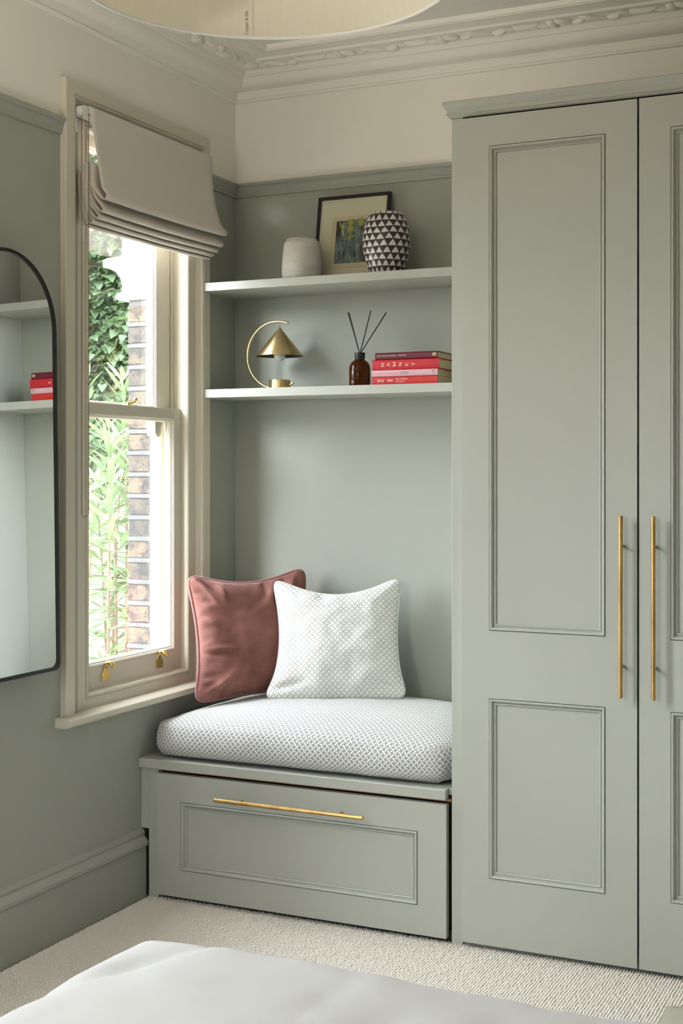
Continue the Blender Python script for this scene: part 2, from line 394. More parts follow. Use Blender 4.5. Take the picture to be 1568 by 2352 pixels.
def sash_window(name, dy, label, visible=True):
    """dy shifts the whole window along the wall"""
    w = empty(name, (0, -.635 + dy, .62), label, 'window', kind='structure')
    Y = lambda y: y + dy
    # architrave: flat band and cove on three sides, mitred at the top
    bandL, bandR, T = Y(-1.073), Y(-.222), 2.586
    pr = [(0, -.005), (0, .020), (.0015, .022), (.041, .022), (.0425, .0185), (.045, .0185), (.047, .020), (.050, .020), (.053, .0165), (.058, .009), (.066, .003), (.074, -.003), (.074, -.005)]
    def leg(side):
        V = []; n = len(pr)
        for zz in (0, 1):
            for d, h in pr:
                dd = d if side == 'L' else (d if d < .05 else .05 + (d - .05) * .35)
                y = bandL + dd if side == 'L' else bandR - dd
                V.append((h, y, (T - d) if zz else .652))
        F = [(q, (q + 1) % n, n + (q + 1) % n, n + q) for q in range(n)] + [tuple(range(n)), tuple(range(2 * n - 1, n - 1, -1))]
        return V, F
    def head():
        V = []; n = len(pr)
        for e in (0, 1):
            for d, h in pr:
                dr = d if d < .05 else .05 + (d - .05) * .35
                V.append((h, bandL + d if e == 0 else bandR - dr, T - d))
        F = [(q, (q + 1) % n, n + (q + 1) % n, n + q) for q in range(n)] + [tuple(range(n)), tuple(range(2 * n - 1, n - 1, -1))]
        return V, F
    for g in (leg('L'), leg('R'), head()): mk('architrave', g, 'window', w)
    # sash box lining and staff bead
    mk('box_lining', join(box(-.027, -.005, Y(-1.0), Y(-.938), .652, 2.545), box(-.027, -.005, Y(-.324), Y(-.27), .652, 2.545), box(-.027, -.005, Y(-.938), Y(-.324), 2.475, 2.545), box(-.027, -.005, Y(-.938), Y(-.324), .640, .684)), 'window', w)
    bp = [(0, -.028), (0, -.006), (.002, -.0025), (.005, -.0005), (.010, -.0005), (.0135, -.003), (.0155, -.007), (.0165, -.012), (.0165, -.028)]
    for g in frame_strips(Y(-.938), Y(-.323), .684, 2.475, bp, lambda a, b, h: (h, a, b)): mk('staff_bead', g, 'window', w, smooth=True, autosm=30)
    # jamb linings with the parting bead, seen past the lower sash
    mk('jamb', join(box(-.166, -.027, Y(-.985), Y(-.944), .64, 2.545), box(-.120, -.027, Y(-.326), Y(-.275), .64, 2.545), box(-.166, -.027, Y(-.944), Y(-.326), 2.500, 2.545), box(-.166, -.027, Y(-.944), Y(-.326), .64, .690),
                    box(-.073, -.067, Y(-.338), Y(-.326), .69, 2.5), box(-.073, -.067, Y(-.944), Y(-.932), .69, 2.5), box(-.128, -.112, Y(-.350), Y(-.326), .69, 2.5), box(-.128, -.112, Y(-.944), Y(-.92), .69, 2.5)), 'window', w, bevel=.0015)
    ls = sash('lower_sash', w, Y(-.940), Y(-.3285), .700, 1.612, -.0285, -.0655, .054, .056, .076, .036, -.050)
    us = sash('upper_sash', w, Y(-.940), Y(-.330), 1.576, 2.50, -.0745, -.1115, .055, .096, .036, .06, -.096)
    # ogee horns under the upper sash stiles
    for yc in (Y(-.408), Y(-.900)):
        hp = [(-.024, 1.577), (.024, 1.577), (.024, 1.556), (.014, 1.548), (.018, 1.534), (.012, 1.520), (-.002, 1.512), (-.016, 1.516), (-.024, 1.53)]
        mk('sash_horn', prism([(yc + a, z) for a, z in hp], 'x', -.1115, -.0745), 'window', us, bevel=.002)
    # window board with a rounded nosing
    np_ = [(-.027, .620), (.030, .620), (.048, .622), (.056, .628), (.0585, .636), (.056, .645), (.049, .650), (.036, .6525), (-.027, .6525)]
    mk('sill', prism([(x, z) for x, z in np_], 'y', Y(-1.098), Y(-.215)), 'window', w, bevel=.003, smooth=True, autosm=35)
    if not visible: return w
    # brass sash lifts
    for yc, zc in ((-.797, .742), (-.482, .740)):
        o = Vector((-.0285, yc, zc))
        pl = [(-.0235, -.021), (.0235, -.021), (.0235, .000), (.0135, .013), (.0105, .028), (-.0105, .028), (-.0135, .013), (-.0235, .000)]
        lf = mk('sash_lift', prism([(o.y + a, o.z + b) for a, b in pl], 'x', o.x, o.x + .003), 'brass_pol', ls, bevel=.001)
        pts = [o + Vector((x, 0, z)) for x, z in ((.001, .020), (.004, .032), (.010, .038), (.018, .038), (.026, .033), (.032, .025), (.034, .020))]
        g = tube(pts, .006, 8, radii=[.0060, .0062, .0064, .0066, .0066, .0060, .0040])
        g = ([(x, o.y + (y - o.y) * 1.5, z) for x, y, z in g[0]], g[1])
        mk('lift_hook', g, 'brass_pol', lf, smooth=True)
        for a in (-.014, .014): mk('screw', xf(lathe([(.0028, 0), (.0026, .0008), (.0, .0011)], (0, 0), 10), Matrix.Translation((o.x + .003, o.y + a, o.z - .011)) @ Matrix.Rotation(R(90), 4, 'Y')), 'brass_old', lf)
    # sash fastener on the meeting rail
    f0 = Vector((-.052, -.62, 1.612))
    fs = mk('sash_fastener', join(box(f0.x - .011, f0.x + .011, f0.y - .030, f0.y + .030, f0.z, f0.z + .004)), 'brass_pol', us, bevel=.001)
    mk('fastener_arm', tube([f0 + Vector((0, -.016, .008)), f0 + Vector((0, .006, .010)), f0 + Vector((0, .022, .012)), f0 + Vector((0, .028, .016))], .004, 8), 'brass_pol', fs, smooth=True)
    mk('fastener_knob', ellipsoid(f0 + Vector((0, .030, .022)), .0085, .0085, .0085), 'brass_pol', fs, smooth=True)
    return w
win1 = sash_window('window_1', 0, 'cream painted sash window with brass lifts behind a half-raised roman blind')
sash_window('window_2', -1.645, 'second sash window of the left wall, outside the picture', False)

# ------------------------------------------------------------------ roman blind
bl = empty('roman_blind', (.03, -.63, 2.13), 'pale linen roman blind pulled halfway up the sash window', 'blind')
YL, YR = -.992, -.258
mk('headrail', box(.006, .046, YL - .022, YR - .01, 2.482, 2.512), plain('blind_rail_white', (226, 226, 224), .4), bl, bevel=.004, seg=3)
def bez(pts, n=10):
    """Catmull-Rom through points"""
    P = [Vector((*p, 0)) for p in pts]; out = []
    for i in range(len(P) - 1):
        p0, p1, p2, p3 = P[max(i - 1, 0)], P[i], P[i + 1], P[min(i + 2, len(P) - 1)]
        for k in range(n):
            t = k / n
            out.append(.5 * ((2 * p1) + (p2 - p0) * t + (2 * p0 - 5 * p1 + 4 * p2 - p3) * t * t + (3 * p1 - p0 - 3 * p2 + p3) * t ** 3))
    out.append(P[-1]); return [(v.x, v.y) for v in out]
bprof = bez([(.047, 2.514), (.050, 2.490), (.055, 2.42), (.066, 2.34), (.088, 2.268), (.108, 2.243), (.112, 2.232), (.104, 2.224), (.088, 2.232), (.060, 2.275), (.054, 2.330), (.051, 2.338), (.050, 2.30), (.062, 2.245),
             (.088, 2.206), (.096, 2.196), (.090, 2.188), (.076, 2.194), (.050, 2.24), (.044, 2.335), (.041, 2.342), (.040, 2.29), (.052, 2.215), (.074, 2.183), (.080, 2.176), (.074, 2.169), (.062, 2.175), (.040, 2.215), (.034, 2.330), (.031, 2.336), (.030, 2.28), (.038, 2.205),
             (.056, 2.168), (.062, 2.162), (.056, 2.156), (.046, 2.160), (.028, 2.20), (.022, 2.325), (.019, 2.330), (.018, 2.27), (.022, 2.19), (.036, 2.156), (.044, 2.150), (.040, 2.1455), (.030, 2.147), (.018, 2.165), (.010, 2.22), (.008, 2.32)], 5)
def blind_sheet():
    V, F = [], []; n = len(bprof); K = 26
    # arc position of each profile point, for the way the sides draw in
    for k in range(K + 1):
        s = k / K
        for i, (x, z) in enumerate(bprof):
            side = -1 if s < .5 else 1
            edge = abs(2 * s - 1) ** 8
            wob = .004 * noise.noise(Vector((s * 6, z * 9, i * .02)))
            pull = .014 * edge * math.sin(min(1, max(0, (2.5 - z) / .27)) * math.pi) if i < 34 else .006 * edge * noise.noise(Vector((i * .35, side, 0)))
            y = YL + (YR - YL) * s - side * pull
            sag = -.004 * math.sin(math.pi * s) * min(1, (2.51 - z) / .25)
            xx = x + wob * min(1, (2.512 - z) / .1) + .004 * edge * (1 if i < 34 else 0) * math.sin(min(1, max(0, (2.5 - z) / .27)) * math.pi)
            V.append((xx, y, z + sag))
    for k in range(K):
        for i in range(n - 1): F.append((k * n + i, k * n + i + 1, (k + 1) * n + i + 1, (k + 1) * n + i))
    return V, F
bs = mk('fabric', blind_sheet(), 'linen', bl, smooth=True)
sm = bs.modifiers.new('thick', 'SOLIDIFY'); sm.thickness = .0022; sm.offset = 0
# bead chain loop: two hanging runs and a turn
def chain():
    gs = []; a, b = (.030, -1.0085, 2.486), (.050, -.9985, 2.486); zb = 1.268
    pts = []; z = a[2]
    while z > zb: pts.append((a[0] + .002, a[1], z)); z -= .0058
    for k in range(1, 6):
        t = math.pi * k / 6; pts.append((.041 - .010 * math.cos(t), -1.0035 - .005 * math.cos(t), zb - .014 * math.sin(t)))
    z = zb
    while z < b[2]: pts.append((b[0] + .001, b[1], z)); z += .0058
    for p_ in pts: gs.append(ellipsoid(p_, .0021, .0021, .0021, None, 6, 4))
    gs.append(tube(pts, .0006, 4)); return join(*gs)
tag(mk('bead_chain', chain(), brass_mat('bronze_bead_chain', (150, 128, 92), .4, .2), bl, smooth=True), kind='stuff')
mk('chain_wheel', xf(lathe([(.012, 0), (.012, .010)], (0, 0), 20), Matrix.Translation((.036, YL - .028, 2.494)) @ Matrix.Rotation(R(90), 4, 'X') @ Matrix.Translation((0, 0, -.005))), plain('wheel_white', (222, 222, 220), .5), bl)

# ------------------------------------------------------------------ arched mirror
mi = empty('wall_mirror', (.03, -1.385, .81), 'arched mirror in a thin black frame hung left of the window', 'mirror')
YC, RM, ZB, ZS = -1.385, .218, .812, 1.802
def arch(inset, n=28):
    r = RM - inset; rc = .022; P = []
    zb = ZB + inset
    for k in range(5):
        a = -math.pi / 2 + math.pi / 2 * k / 4; P.append((YC + r - rc + rc * math.cos(a), zb + rc + rc * math.sin(a)))
    for k in range(n + 1):
        a = math.pi * k / n; P.append((YC + r * math.cos(a), ZS + r * math.sin(a)))
    for k in range(5):
        a = math.pi + math.pi / 2 * k / 4; P.append((YC - r + rc + rc * math.cos(a), zb + rc + rc * math.sin(a)))
    return P
def lean(x, z): return x + .018 * (1 - (z - ZB) / 1.2)
def mirror_frame():
    o, i = arch(0), arch(.010); n = len(o); V, F = [], []
    for (a, b), (c, d) in zip(o, i):
        V += [(lean(.012, b), a, b), (lean(.055, b), a, b), (lean(.055, d), c, d), (lean(.012, d), c, d)]
    for k in range(n):
        j = (k + 1) % n
        for q in range(4): F.append((4 * k + q, 4 * k + (q + 1) % 4, 4 * j + (q + 1) % 4, 4 * j + q))
    return V, F
mk('frame', mirror_frame(), 'black', mi, bevel=.001)
gi = arch(.010); mk('mirror_glass', ([(lean(.050, b), a, b) for a, b in gi] + [(lean(.014, b), a, b) for a, b in gi], [tuple(range(len(gi))), tuple(range(2 * len(gi) - 1, len(gi) - 1, -1))] + [(k, (k + 1) % len(gi), len(gi) + (k + 1) % len(gi), len(gi) + k) for k in range(len(gi))]), 'mirror', mi)

# ------------------------------------------------------------------ wardrobe
DY = -.646                                            # door faces
wd = empty('wardrobe', (1.65, -.32, 0), 'tall sage green fitted wardrobe with panelled doors and brass bar handles', 'wardrobe')
X0 = 1.094; D1 = (1.131, 1.6505); D2 = (1.6565, 2.176); XE = 2.213
mk('side_panel', box(X0, X0 + .018, -.628, 0, -.018, 2.45), 'green', wd, bevel=.0015)
mk('frame_stile', box(X0, 1.129, -.630, -.604, -.018, 2.4435), 'green', wd, bevel=.0015)
mk('frame_stile', box(2.178, XE, -.630, -.604, -.018, 2.4435), 'green', wd, bevel=.0015)
mk('side_panel', box(XE - .018, XE, -.604, 0, -.018, 2.45), 'green', wd, bevel=.0015)
mk('carcass', join(box(X0 + .018, XE - .018, -.60, -.01, 2.452, 2.47), box(X0 + .018, XE - .018, -.60, -.01, .03, .048), box(X0 + .018, XE - .018, -.03, -.012, .03, 2.47), box(1.645, 1.662, -.56, -.03, .048, 2.45)), 'dark', wd)
mk('plinth', box(X0 + .018, XE - .018, -.612, -.594, -.018, .028), 'green', wd)
mk('top_rail', box(X0 + .018, XE - .018, -.620, -.60, 2.452, 2.49), 'green', wd)
# crown moulding, front run and side returns mitred
CP = [(0, 2.4435), (.004, 2.4435), (.0085, 2.447), (.0105, 2.4515), (.0135, 2.4525), (.0135, 2.4565), (.0105, 2.458), (.0115, 2.4625), (.0115, 2.465), (.0145, 2.468), (.0195, 2.476), (.0225, 2.4815), (.0225, 2.4885), (.019, 2.4915), (0, 2.4925)]
def crown():
    n = len(CP); V = []
    path = [lambda e: (X0 - e, 0), lambda e: (X0 - e, -.630 - e), lambda e: (XE + e, -.630 - e), lambda e: (XE + e, 0)]
    for p_ in path:
        for e, z in CP: V.append((*p_(e), z))
    F = []
    for s in range(3):
        for q in range(n - 1): F.append((s * n + q, s * n + q + 1, (s + 1) * n + q + 1, (s + 1) * n + q))
    return V, F
mk('crown_moulding', crown(), 'green', wd, smooth=True, autosm=28)
mk('top_board', box(X0, XE, -.628, 0, 2.478, 2.490), 'green', wd)
MP = [(.0020, -.013), (.0020, .0016), (.0032, .0028), (.0062, .0028), (.0085, .0012), (.0102, -.0030), (.0116, -.0078), (.0134, -.0088), (.0144, -.0068), (.0165, -.0058), (.0186, -.0070), (.0200, -.0115), (.0200, -.013)]
def panelled(parent, name, x0, x1, z0, z1, yf, th, panels, mat='green'):
    """frame of stiles and rails with sunk panels; panels = list of (x0,x1,z0,z1)"""
    zs = sorted(panels, key=lambda p: p[2]); px0, px1 = panels[0][0], panels[0][1]
    gs = [box(x0, px0, yf, yf + th, z0, z1), box(px1, x1, yf, yf + th, z0, z1)]; z = z0
    for p_ in zs: gs.append(box(px0, px1, yf, yf + th, z, p_[2])); z = p_[3]
    gs.append(box(px0, px1, yf, yf + th, z, z1))
    bm = bmesh.new(); me = bpy.data.meshes.new('tmp'); v, f = join(*gs); me.from_pydata(v, [], f); bm.from_mesh(me)
    bmesh.ops.remove_doubles(bm, verts=bm.verts, dist=1e-5); bmesh.ops.dissolve_limit(bm, angle_limit=R(1), verts=bm.verts, edges=bm.edges)
    geo = ([tuple(v.co) for v in bm.verts], [tuple(v.index for v in f.verts) for f in bm.faces]); bm.free(); bpy.data.meshes.remove(me)
    d = mk(name, join(*gs), mat, parent)
    for p_ in zs:
        mk('panel', box(p_[0], p_[1], yf + .012, yf + .018, p_[2], p_[3]), mat, d)
        for g in frame_strips(p_[0], p_[1], p_[2], p_[3], MP, lambda a, b, h: (a, yf - h, b)): mk('panel_moulding', g, mat, d, smooth=True, autosm=25)
    return d
def bar_handle(parent, a, b, yf, r=.0062, post=.085, flats=10):
    """bar between points a and b standing off the face yf on two posts"""
    a, b = Vector(a), Vector(b); d = (b - a).normalized()
    h = mk('handle', tube([a, a + d * .001, b - d * .001, b], r, flats, radii=[r * .86, r, r, r * .86]), 'brass_old', parent, smooth=True, autosm=25)
    for p_ in (a + d * post, b - d * post): mk('handle_post', tube([p_, (p_.x, yf - .0005, p_.z)], .0042, 10), 'brass_old', parent, smooth=True, autosm=40)
    return h
DZ0, DZ1 = .004, 2.436
d1 = panelled(wd, 'door', D1[0], D1[1], DZ0, DZ1, DY, .022, [(1.2165, 1.5615, .2005, .729), (1.2165, 1.5615, .9275, 2.348)])
d2 = panelled(wd, 'door', D2[0], D2[1], DZ0, DZ1, DY, .022, [(1.744, 2.090, .2005, .729), (1.744, 2.090, .9275, 2.348)])
bar_handle(d1, (1.6120, DY - .034, .763), (1.6125, DY - .034, 1.270), DY)
bar_handle(d2, (1.7035, DY - .034, .763), (1.7030, DY - .034, 1.270), DY)

# ------------------------------------------------------------------ window bench with a deep drawer
be = empty('bench_seat', (.55, -.33, 0), 'built-in sage green bench with one panelled drawer under the grey cushion', 'bench')
mk('seat_board', box(.0005, 1.082, -.650, -.62, .4155, .447), 'green', be, bevel=.0022)
mk('seat_deck', box(.0005, 1.093, -.62, -.0005, .427, .447), 'green', be)
mk('edge_strip', box(.066, 1.091, -.629, -.60, .4085, .4155), 'rawwood', be)
mk('bench_stile', box(.0295, .068, -.632, -.61, -.018, .4155), 'green', be, bevel=.0012)
mk('bench_stile', box(.0005, .0295, -.632, -.61, .2125, .4155), 'green', be)
mk('carcass', join(box(.05, .066, -.61, -.02, -.018, .4155), box(1.074, 1.090, -.60, -.02, -.018, .4155), box(.066, 1.074, -.035, -.02, -.018, .4155)), 'dark', be)
mk('toe_board', box(.066, 1.09, -.612, -.598, -.018, .02), 'dark', be)
dr = panelled(be, 'drawer', .070, 1.0825, .004, .4025, DY, .024, [(.1615, .991, .0925, .3145)])
bar_handle(dr, (.306, DY - .034, .3435), (.8265, DY - .034, .3435), DY, flats=8)

# ------------------------------------------------------------------ shelves
def shelf(z0, z1, label):
    gs = join(box(.0005, 1.0935, -.2215, -.0005, z0, z1), box(.0225, 1.0935, -.265, -.2215, z0, z1))
    o = mk('shelf', prism([(.0005, -.0005), (1.0935, -.0005), (1.0935, -.265), (.0255, -.265), (.0235, -.263), (.0235, -.2215), (.0005, -.2215)], 'z', z0, z1), 'green', loc=(.5, -.13, z0), bevel=.0018)
    return tag(o, label, 'shelf', 'alcove shelves')
S1, S2 = 2.0625, 1.684
shelf(2.033, S1, 'upper green alcove shelf holding the jar, framed print and patterned vase')
shelf(1.654, S2, 'lower green alcove shelf holding the brass lamp, diffuser and red books')

# ------------------------------------------------------------------ things on the upper shelf
t = NT('matte_stoneware'); vec = t.coord()
nz = t.noise(14, 5, t.scaled(vec, (1, 1, 3)), .65)
t.l(t.mix(nz, lin((176, 172, 166)), lin((222, 218, 212))), t.b.inputs['Base Color']); t.b.inputs['Roughness'].default_value = .9
t.bump(t.noise(120, 4, vec), .25, .0015); M['stone'] = t.m
jr = [(.052, S1), (.064, S1 + .001), (.0690, S1 + .008), (.0712, S1 + .024), (.0704, S1 + .0255), (.0714, S1 + .027), (.0708, S1 + .06), (.0672, S1 + .105), (.0650, S1 + .122), (.0610, S1 + .134), (.0540, S1 + .1405), (.0525, S1 + .1415), (.0525, S1 + .1445), (.0495, S1 + .1450), (.0475, S1 + .1425), (.0475, S1 + .125), (.060, S1 + .09), (.064, S1 + .02), (0, S1 + .012)]
tag(mk('stoneware_jar', lathe(jr, (.364, -.170), 56), 'stone', smooth=True, autosm=50, loc=(.364, -.170, S1)), 'plain pale grey stoneware jar at the left of the upper shelf', 'jar')
# vase with rows of hand-painted triangles
t = NT('painted_triangle_glaze'); vec = t.coord()
nv = t.n('ShaderNodeTexNoise'); nv.inputs['Scale'].default_value = 14; t.l(vec, nv.inputs['Vector'])
wv = t.n('ShaderNodeVectorMath', operation='MULTIPLY_ADD'); t.l(nv.outputs['Color'], wv.inputs[0]); wv.inputs[1].default_value = (.012, .012, .012); t.l(vec, wv.inputs[2])
sp = t.n('ShaderNodeSeparateXYZ'); t.l(wv.outputs[0], sp.inputs[0])
ang = t.math('ARCTAN2', sp.outputs[1], sp.outputs[0])
rowf = t.math('DIVIDE', t.math('SUBTRACT', sp.outputs[2], .004), .0222)
row = t.math('FLOOR', rowf); fv = t.math('SUBTRACT', rowf, row)
uu = t.math('FRACT', t.math('ADD', t.math('MULTIPLY', ang, 17 / (2 * math.pi)), t.math('MULTIPLY', row, .43)))
xx = t.math('ABSOLUTE', t.math('SUBTRACT', t.math('MULTIPLY', uu, 2), 1))
tri = t.math('LESS_THAN', xx, t.math('SUBTRACT', .93, t.math('POWER', fv, 1.35)))
tri = t.math('MULTIPLY', tri, t.math('GREATER_THAN', fv, .10))
lip = t.math('GREATER_THAN', sp.outputs[2], .2135)
msk = t.math('MAXIMUM', tri, lip)
dk = t.mix(t.noise(45, 4, vec), lin((34, 28, 26)), lin((66, 56, 50)))
lt = t.mix(t.noise(20, 3, vec), lin((206, 202, 200)), lin((226, 222, 220)))
t.l(t.mix(msk, dk, lt), t.b.inputs['Base Color']); t.b.inputs['Roughness'].default_value = .38; M['vase'] = t.m
vp = [(.045, S1), (.054, S1 + .002), (.062, S1 + .018), (.0730, S1 + .050), (.0800, S1 + .085), (.0820, S1 + .110), (.0805, S1 + .138), (.0755, S1 + .166), (.0670, S1 + .191), (.0590, S1 + .2045), (.0555, S1 + .2085), (.0530, S1 + .2090), (.0515, S1 + .2050), (.060, S1 + .18), (.074, S1 + .12), (.06, S1 + .03), (0, S1 + .012)]
va = mk('patterned_vase', lathe(vp, (.689, -.176), 64), 'vase', smooth=True, autosm=50, loc=(.689, -.176, S1))
tag(va, 'round vase painted with rows of black and white triangles', 'vase')
# framed print leaning on the wall
fr = empty('framed_print', (.504, -.085, S1), 'framed botanical print with cream mount leaning against the wall behind the vase', 'framed print')
FW, FH, FD = .280, .316, .016
tilt = math.atan2(.052, FH)
FM = Matrix.Translation((.504, -.074, S1 + .001)) @ Matrix.Rotation(-tilt, 4, 'X')
def fplace(a, b, h): return tuple(FM @ Vector((a - FW / 2, -h, b)))
for g in frame_strips(0, FW, 0, FH, [(0, 0), (0, FD), (.0105, FD), (.0105, FD - .003), (.0105, 0)], fplace): mk('frame_side', g, 'black', fr, bevel=.0006)
def slab(a0, a1, b0, b1, h0, h1):
    v = [fplace(a, b, h) for a in (a0, a1) for h in (h0, h1) for b in (b0, b1)]
    return v, box(0, 1, 0, 1, 0, 1)[1]
M['mount'] = plain('cream_mount_card', (238, 226, 200), .8, .04, 8)
M['mount_edge'] = plain('inner_mount_line', (200, 164, 122), .8, .05)
M['mount_in'] = plain('inner_mount_card', (232, 212, 180), .8, .04, 8)
mk('backing', slab(.008, FW - .008, .008, FH - .008, .001, .004), 'black', fr)
mk('mount', slab(.0105, FW - .0105, .0105, FH - .0105, .004, .007), 'mount', fr)
ax0, ax1, az0, az1 = .062, .215, .050, .238
mk('mount_line', slab(ax0 - .0010, ax1 + .001, az0 - .001, az1 + .001, .007, .0073), 'mount_edge', fr)
mk('inner_mount', slab(ax0, ax1, az0, az1, .0073, .0077), 'mount_in', fr)
t = NT('print_streaks'); vec = t.coord()
st = t.noise(38, 4, t.scaled(vec, (1, 1, .10)), .6); st2 = t.noise(95, 3, t.scaled(vec, (1.0, 1, .16)), .6)
cr = t.n('ShaderNodeValToRGB'); t.l(st, cr.inputs[0]); e = cr.color_ramp.elements
e[0].position = .36; e[0].color = (*lin((70, 52, 46)), 1); e[1].position = .62; e[1].color = (*lin((100, 112, 114)), 1)
for pp, cc in ((.45, (104, 106, 106)), (.52, (118, 128, 128)), (.57, (142, 162, 156))):
    x = e.new(pp); x.color = (*lin(cc), 1)
ln = t.math('GREATER_THAN', st2, .63); dk_ = t.math('LESS_THAN', st2, .36)
c1 = t.mix(dk_, cr.outputs[0], lin((62, 46, 44))); t.l(t.mix(ln, c1, lin((206, 188, 160))), t.b.inputs['Base Color']); t.b.inputs['Roughness'].default_value = .8; M['art'] = t.m
art = mk('print_image', slab(ax0 + .014, ax1 - .016, az0 + .016, az1 - .014, .0077, .0081), 'art', fr)
M['flower'] = plain('print_yellow', (178, 176, 92), .8, .12, 60); M['flower_line'] = plain('print_dark_line', (64, 66, 44), .8)
def star(cx, cz, r, h, n=8, rot=0):
    P = []
    for k in range(2 * n):
        a = math.pi * k / n + rot; q = r if k % 2 == 0 else r * .52; P.append((cx + q * math.cos(a), cz + q * math.sin(a)))
    m = len(P); V = [fplace(a, b, h) for a, b in P] + [fplace(a, b, h - .0002) for a, b in P]
    return V, [tuple(range(m))] + [(k, (k + 1) % m, m + (k + 1) % m, m + k) for k in range(m)]
for cx, cz, r, ro in ((.132, .192, .0205, .3), (.131, .2165, .0165, .1), (.172, .213, .021, .6)):
    fl = mk('print_flower_outline', star(cx, cz, r * 1.10, .0083, 8, ro), 'flower_line', art); mk('print_flower', star(cx, cz, r, .0085, 8, ro), 'flower', art)
def stroke(pts, w, h):
    V = []; F = []
    for i, (a, b) in enumerate(pts):
        d = Vector(pts[min(i + 1, len(pts) - 1)]) - Vector(pts[max(i - 1, 0)]); d.normalize(); nx, nz = -d.y, d.x
        ww = w * (1 - .5 * abs(2 * i / (len(pts) - 1) - 1)); V += [fplace(a + nx * ww, b + nz * ww, h), fplace(a - nx * ww, b - nz * ww, h)]
    for i in range(len(pts) - 1): F.append((2 * i, 2 * i + 1, 2 * i + 3, 2 * i + 2))
    return V, F
for pts in ([(.086, .222), (.092, .208), (.100, .196), (.099, .178)], [(.112, .152), (.124, .160), (.140, .163), (.154, .167)], [(.132, .172), (.131, .156), (.130, .15)]):
    mk('print_leaf', stroke(pts, .0038, .0084), 'flower', art)
mk('glazing', slab(.0105, FW - .0105, .0105, FH - .0105, .0105, .0115), 'glass', fr)

# ------------------------------------------------------------------ brass table lamp
LX, LY = .254, -.13
la = empty('table_lamp', (LX, LY, S2), 'small brass lamp with crescent arm and cone shade on the lower shelf', 'lamp')
mk('base', lathe([(.036, S2), (.0385, S2 + .001), (.0385, S2 + .0335), (.0375, S2 + .0350), (0, S2 + .0352)], (LX, LY), 48), 'brass', la, smooth=True, autosm=40)
cx, cz, cr_ = .2435, 1.8090, .1203
pts = []
for k in range(49):
    a = R(68.5 + (303.5 - 68.5) * k / 48); pts.append((cx + cr_ * math.cos(a), LY, cz + cr_ * math.sin(a)))
mk('arm', tube(pts, .0042, 12), 'brass', la, smooth=True, autosm=50)
mk('hanger', tube([(LX, LY, 1.9275), (LX, LY, 1.9050)], .0014, 8), 'brass', la)
mk('shade', lathe([(.0016, 1.9085), (.0040, 1.9045), (.0845, 1.8050), (.0845, 1.8042)], (LX, LY), 64, False), 'brass', la, smooth=True, autosm=60)
mk('shade_lining', lathe([(.0030, 1.9020), (.0836, 1.8042), (.0845, 1.8042)], (LX, LY), 64, False), 'dark_in', la, smooth=True, autosm=60)
M['opal'] = plain('opal_glass', (236, 234, 232), .25, .02)
mk('bulb', ellipsoid((LX, LY, 1.8085), .0215, .0215, .0215, None, 28, 18), 'opal', la, smooth=True)

# ------------------------------------------------------------------ reed diffuser
DXc, DYc = .568, -.13
di = empty('reed_diffuser', (DXc, DYc, S2), 'amber glass reed diffuser with black reeds beside the books', 'diffuser')
t = NT('amber_glass'); n_ = t.noise(8, 2)
t.l(t.mix(n_, lin((104, 52, 18)), lin((122, 64, 24))), t.b.inputs['Base Color']); t.b.inputs['Roughness'].default_value = .06
t.b.inputs['Transmission Weight'].default_value = .75; t.b.inputs['IOR'].default_value = 1.3; M['amber'] = t.m
br_ = .0375
mk('bottle', lathe([(.030, S2 + .0005), (br_ - .002, S2 + .002), (br_, S2 + .006), (br_, S2 + .066), (br_ - .002, S2 + .077), (br_ - .008, S2 + .0875), (.021, S2 + .0945), (.0165, S2 + .097), (.0155, S2 + .101), (.0125, S2 + .101), (.0125, S2 + .096), (.026, S2 + .087), (br_ - .004, S2 + .072), (br_ - .0025, S2 + .06), (br_ - .0025, S2 + .008), (0, S2 + .006)], (DXc, DYc), 48), 'amber', di, smooth=True, autosm=45)
M['oil'] = plain('diffuser_oil', (52, 22, 8), .15, .1, Transmission_Weight=.3)
mk('oil', lathe([(br_ - .003, S2 + .0085), (br_ - .003, S2 + .042), (0, S2 + .0421)], (DXc, DYc), 40), 'oil', di, smooth=True, autosm=45)
mk('collar', lathe([(.0165, S2 + .0945), (.0172, S2 + .096), (.0190, S2 + .1195), (.0185, S2 + .1215), (.010, S2 + .1222), (.009, S2 + .119)], (DXc, DYc), 40, False), 'black', di, smooth=True, autosm=40)
nk = Vector((DXc, DYc, S2 + .112))
for tx, ty, tz, bx_ in ((.522, -.128, 1.9475, .012), (.529, -.135, 1.9460, .010), (.610, -.130, 1.9490, -.008), (.666, -.126, 1.9405, -.022)):
    mk('reed', tube([(DXc + bx_ * 1.0, DYc + .004, S2 + .020), (DXc + (tx - DXc) * .02, DYc, S2 + .119), (tx, ty, tz)], .0022, 8), 'black', di)
M['label_print'] = plain('bottle_print', (196, 190, 180), .6)
for ch, zz in (('A', S2 + .052), ('N', S2 + .0185)):
    g = text_geo(ch, .0135, 'CENTER'); ang_ = R(-107)
    o_ = Vector((DXc + (br_ + .0004) * math.cos(ang_), DYc + (br_ + .0004) * math.sin(ang_), zz))
    mk('lettering', xf(g, Matrix.Translation(o_) @ Matrix.Rotation(ang_ + math.pi / 2, 4, 'Z') @ Matrix.Rotation(R(90), 4, 'X')), 'label_print', di)

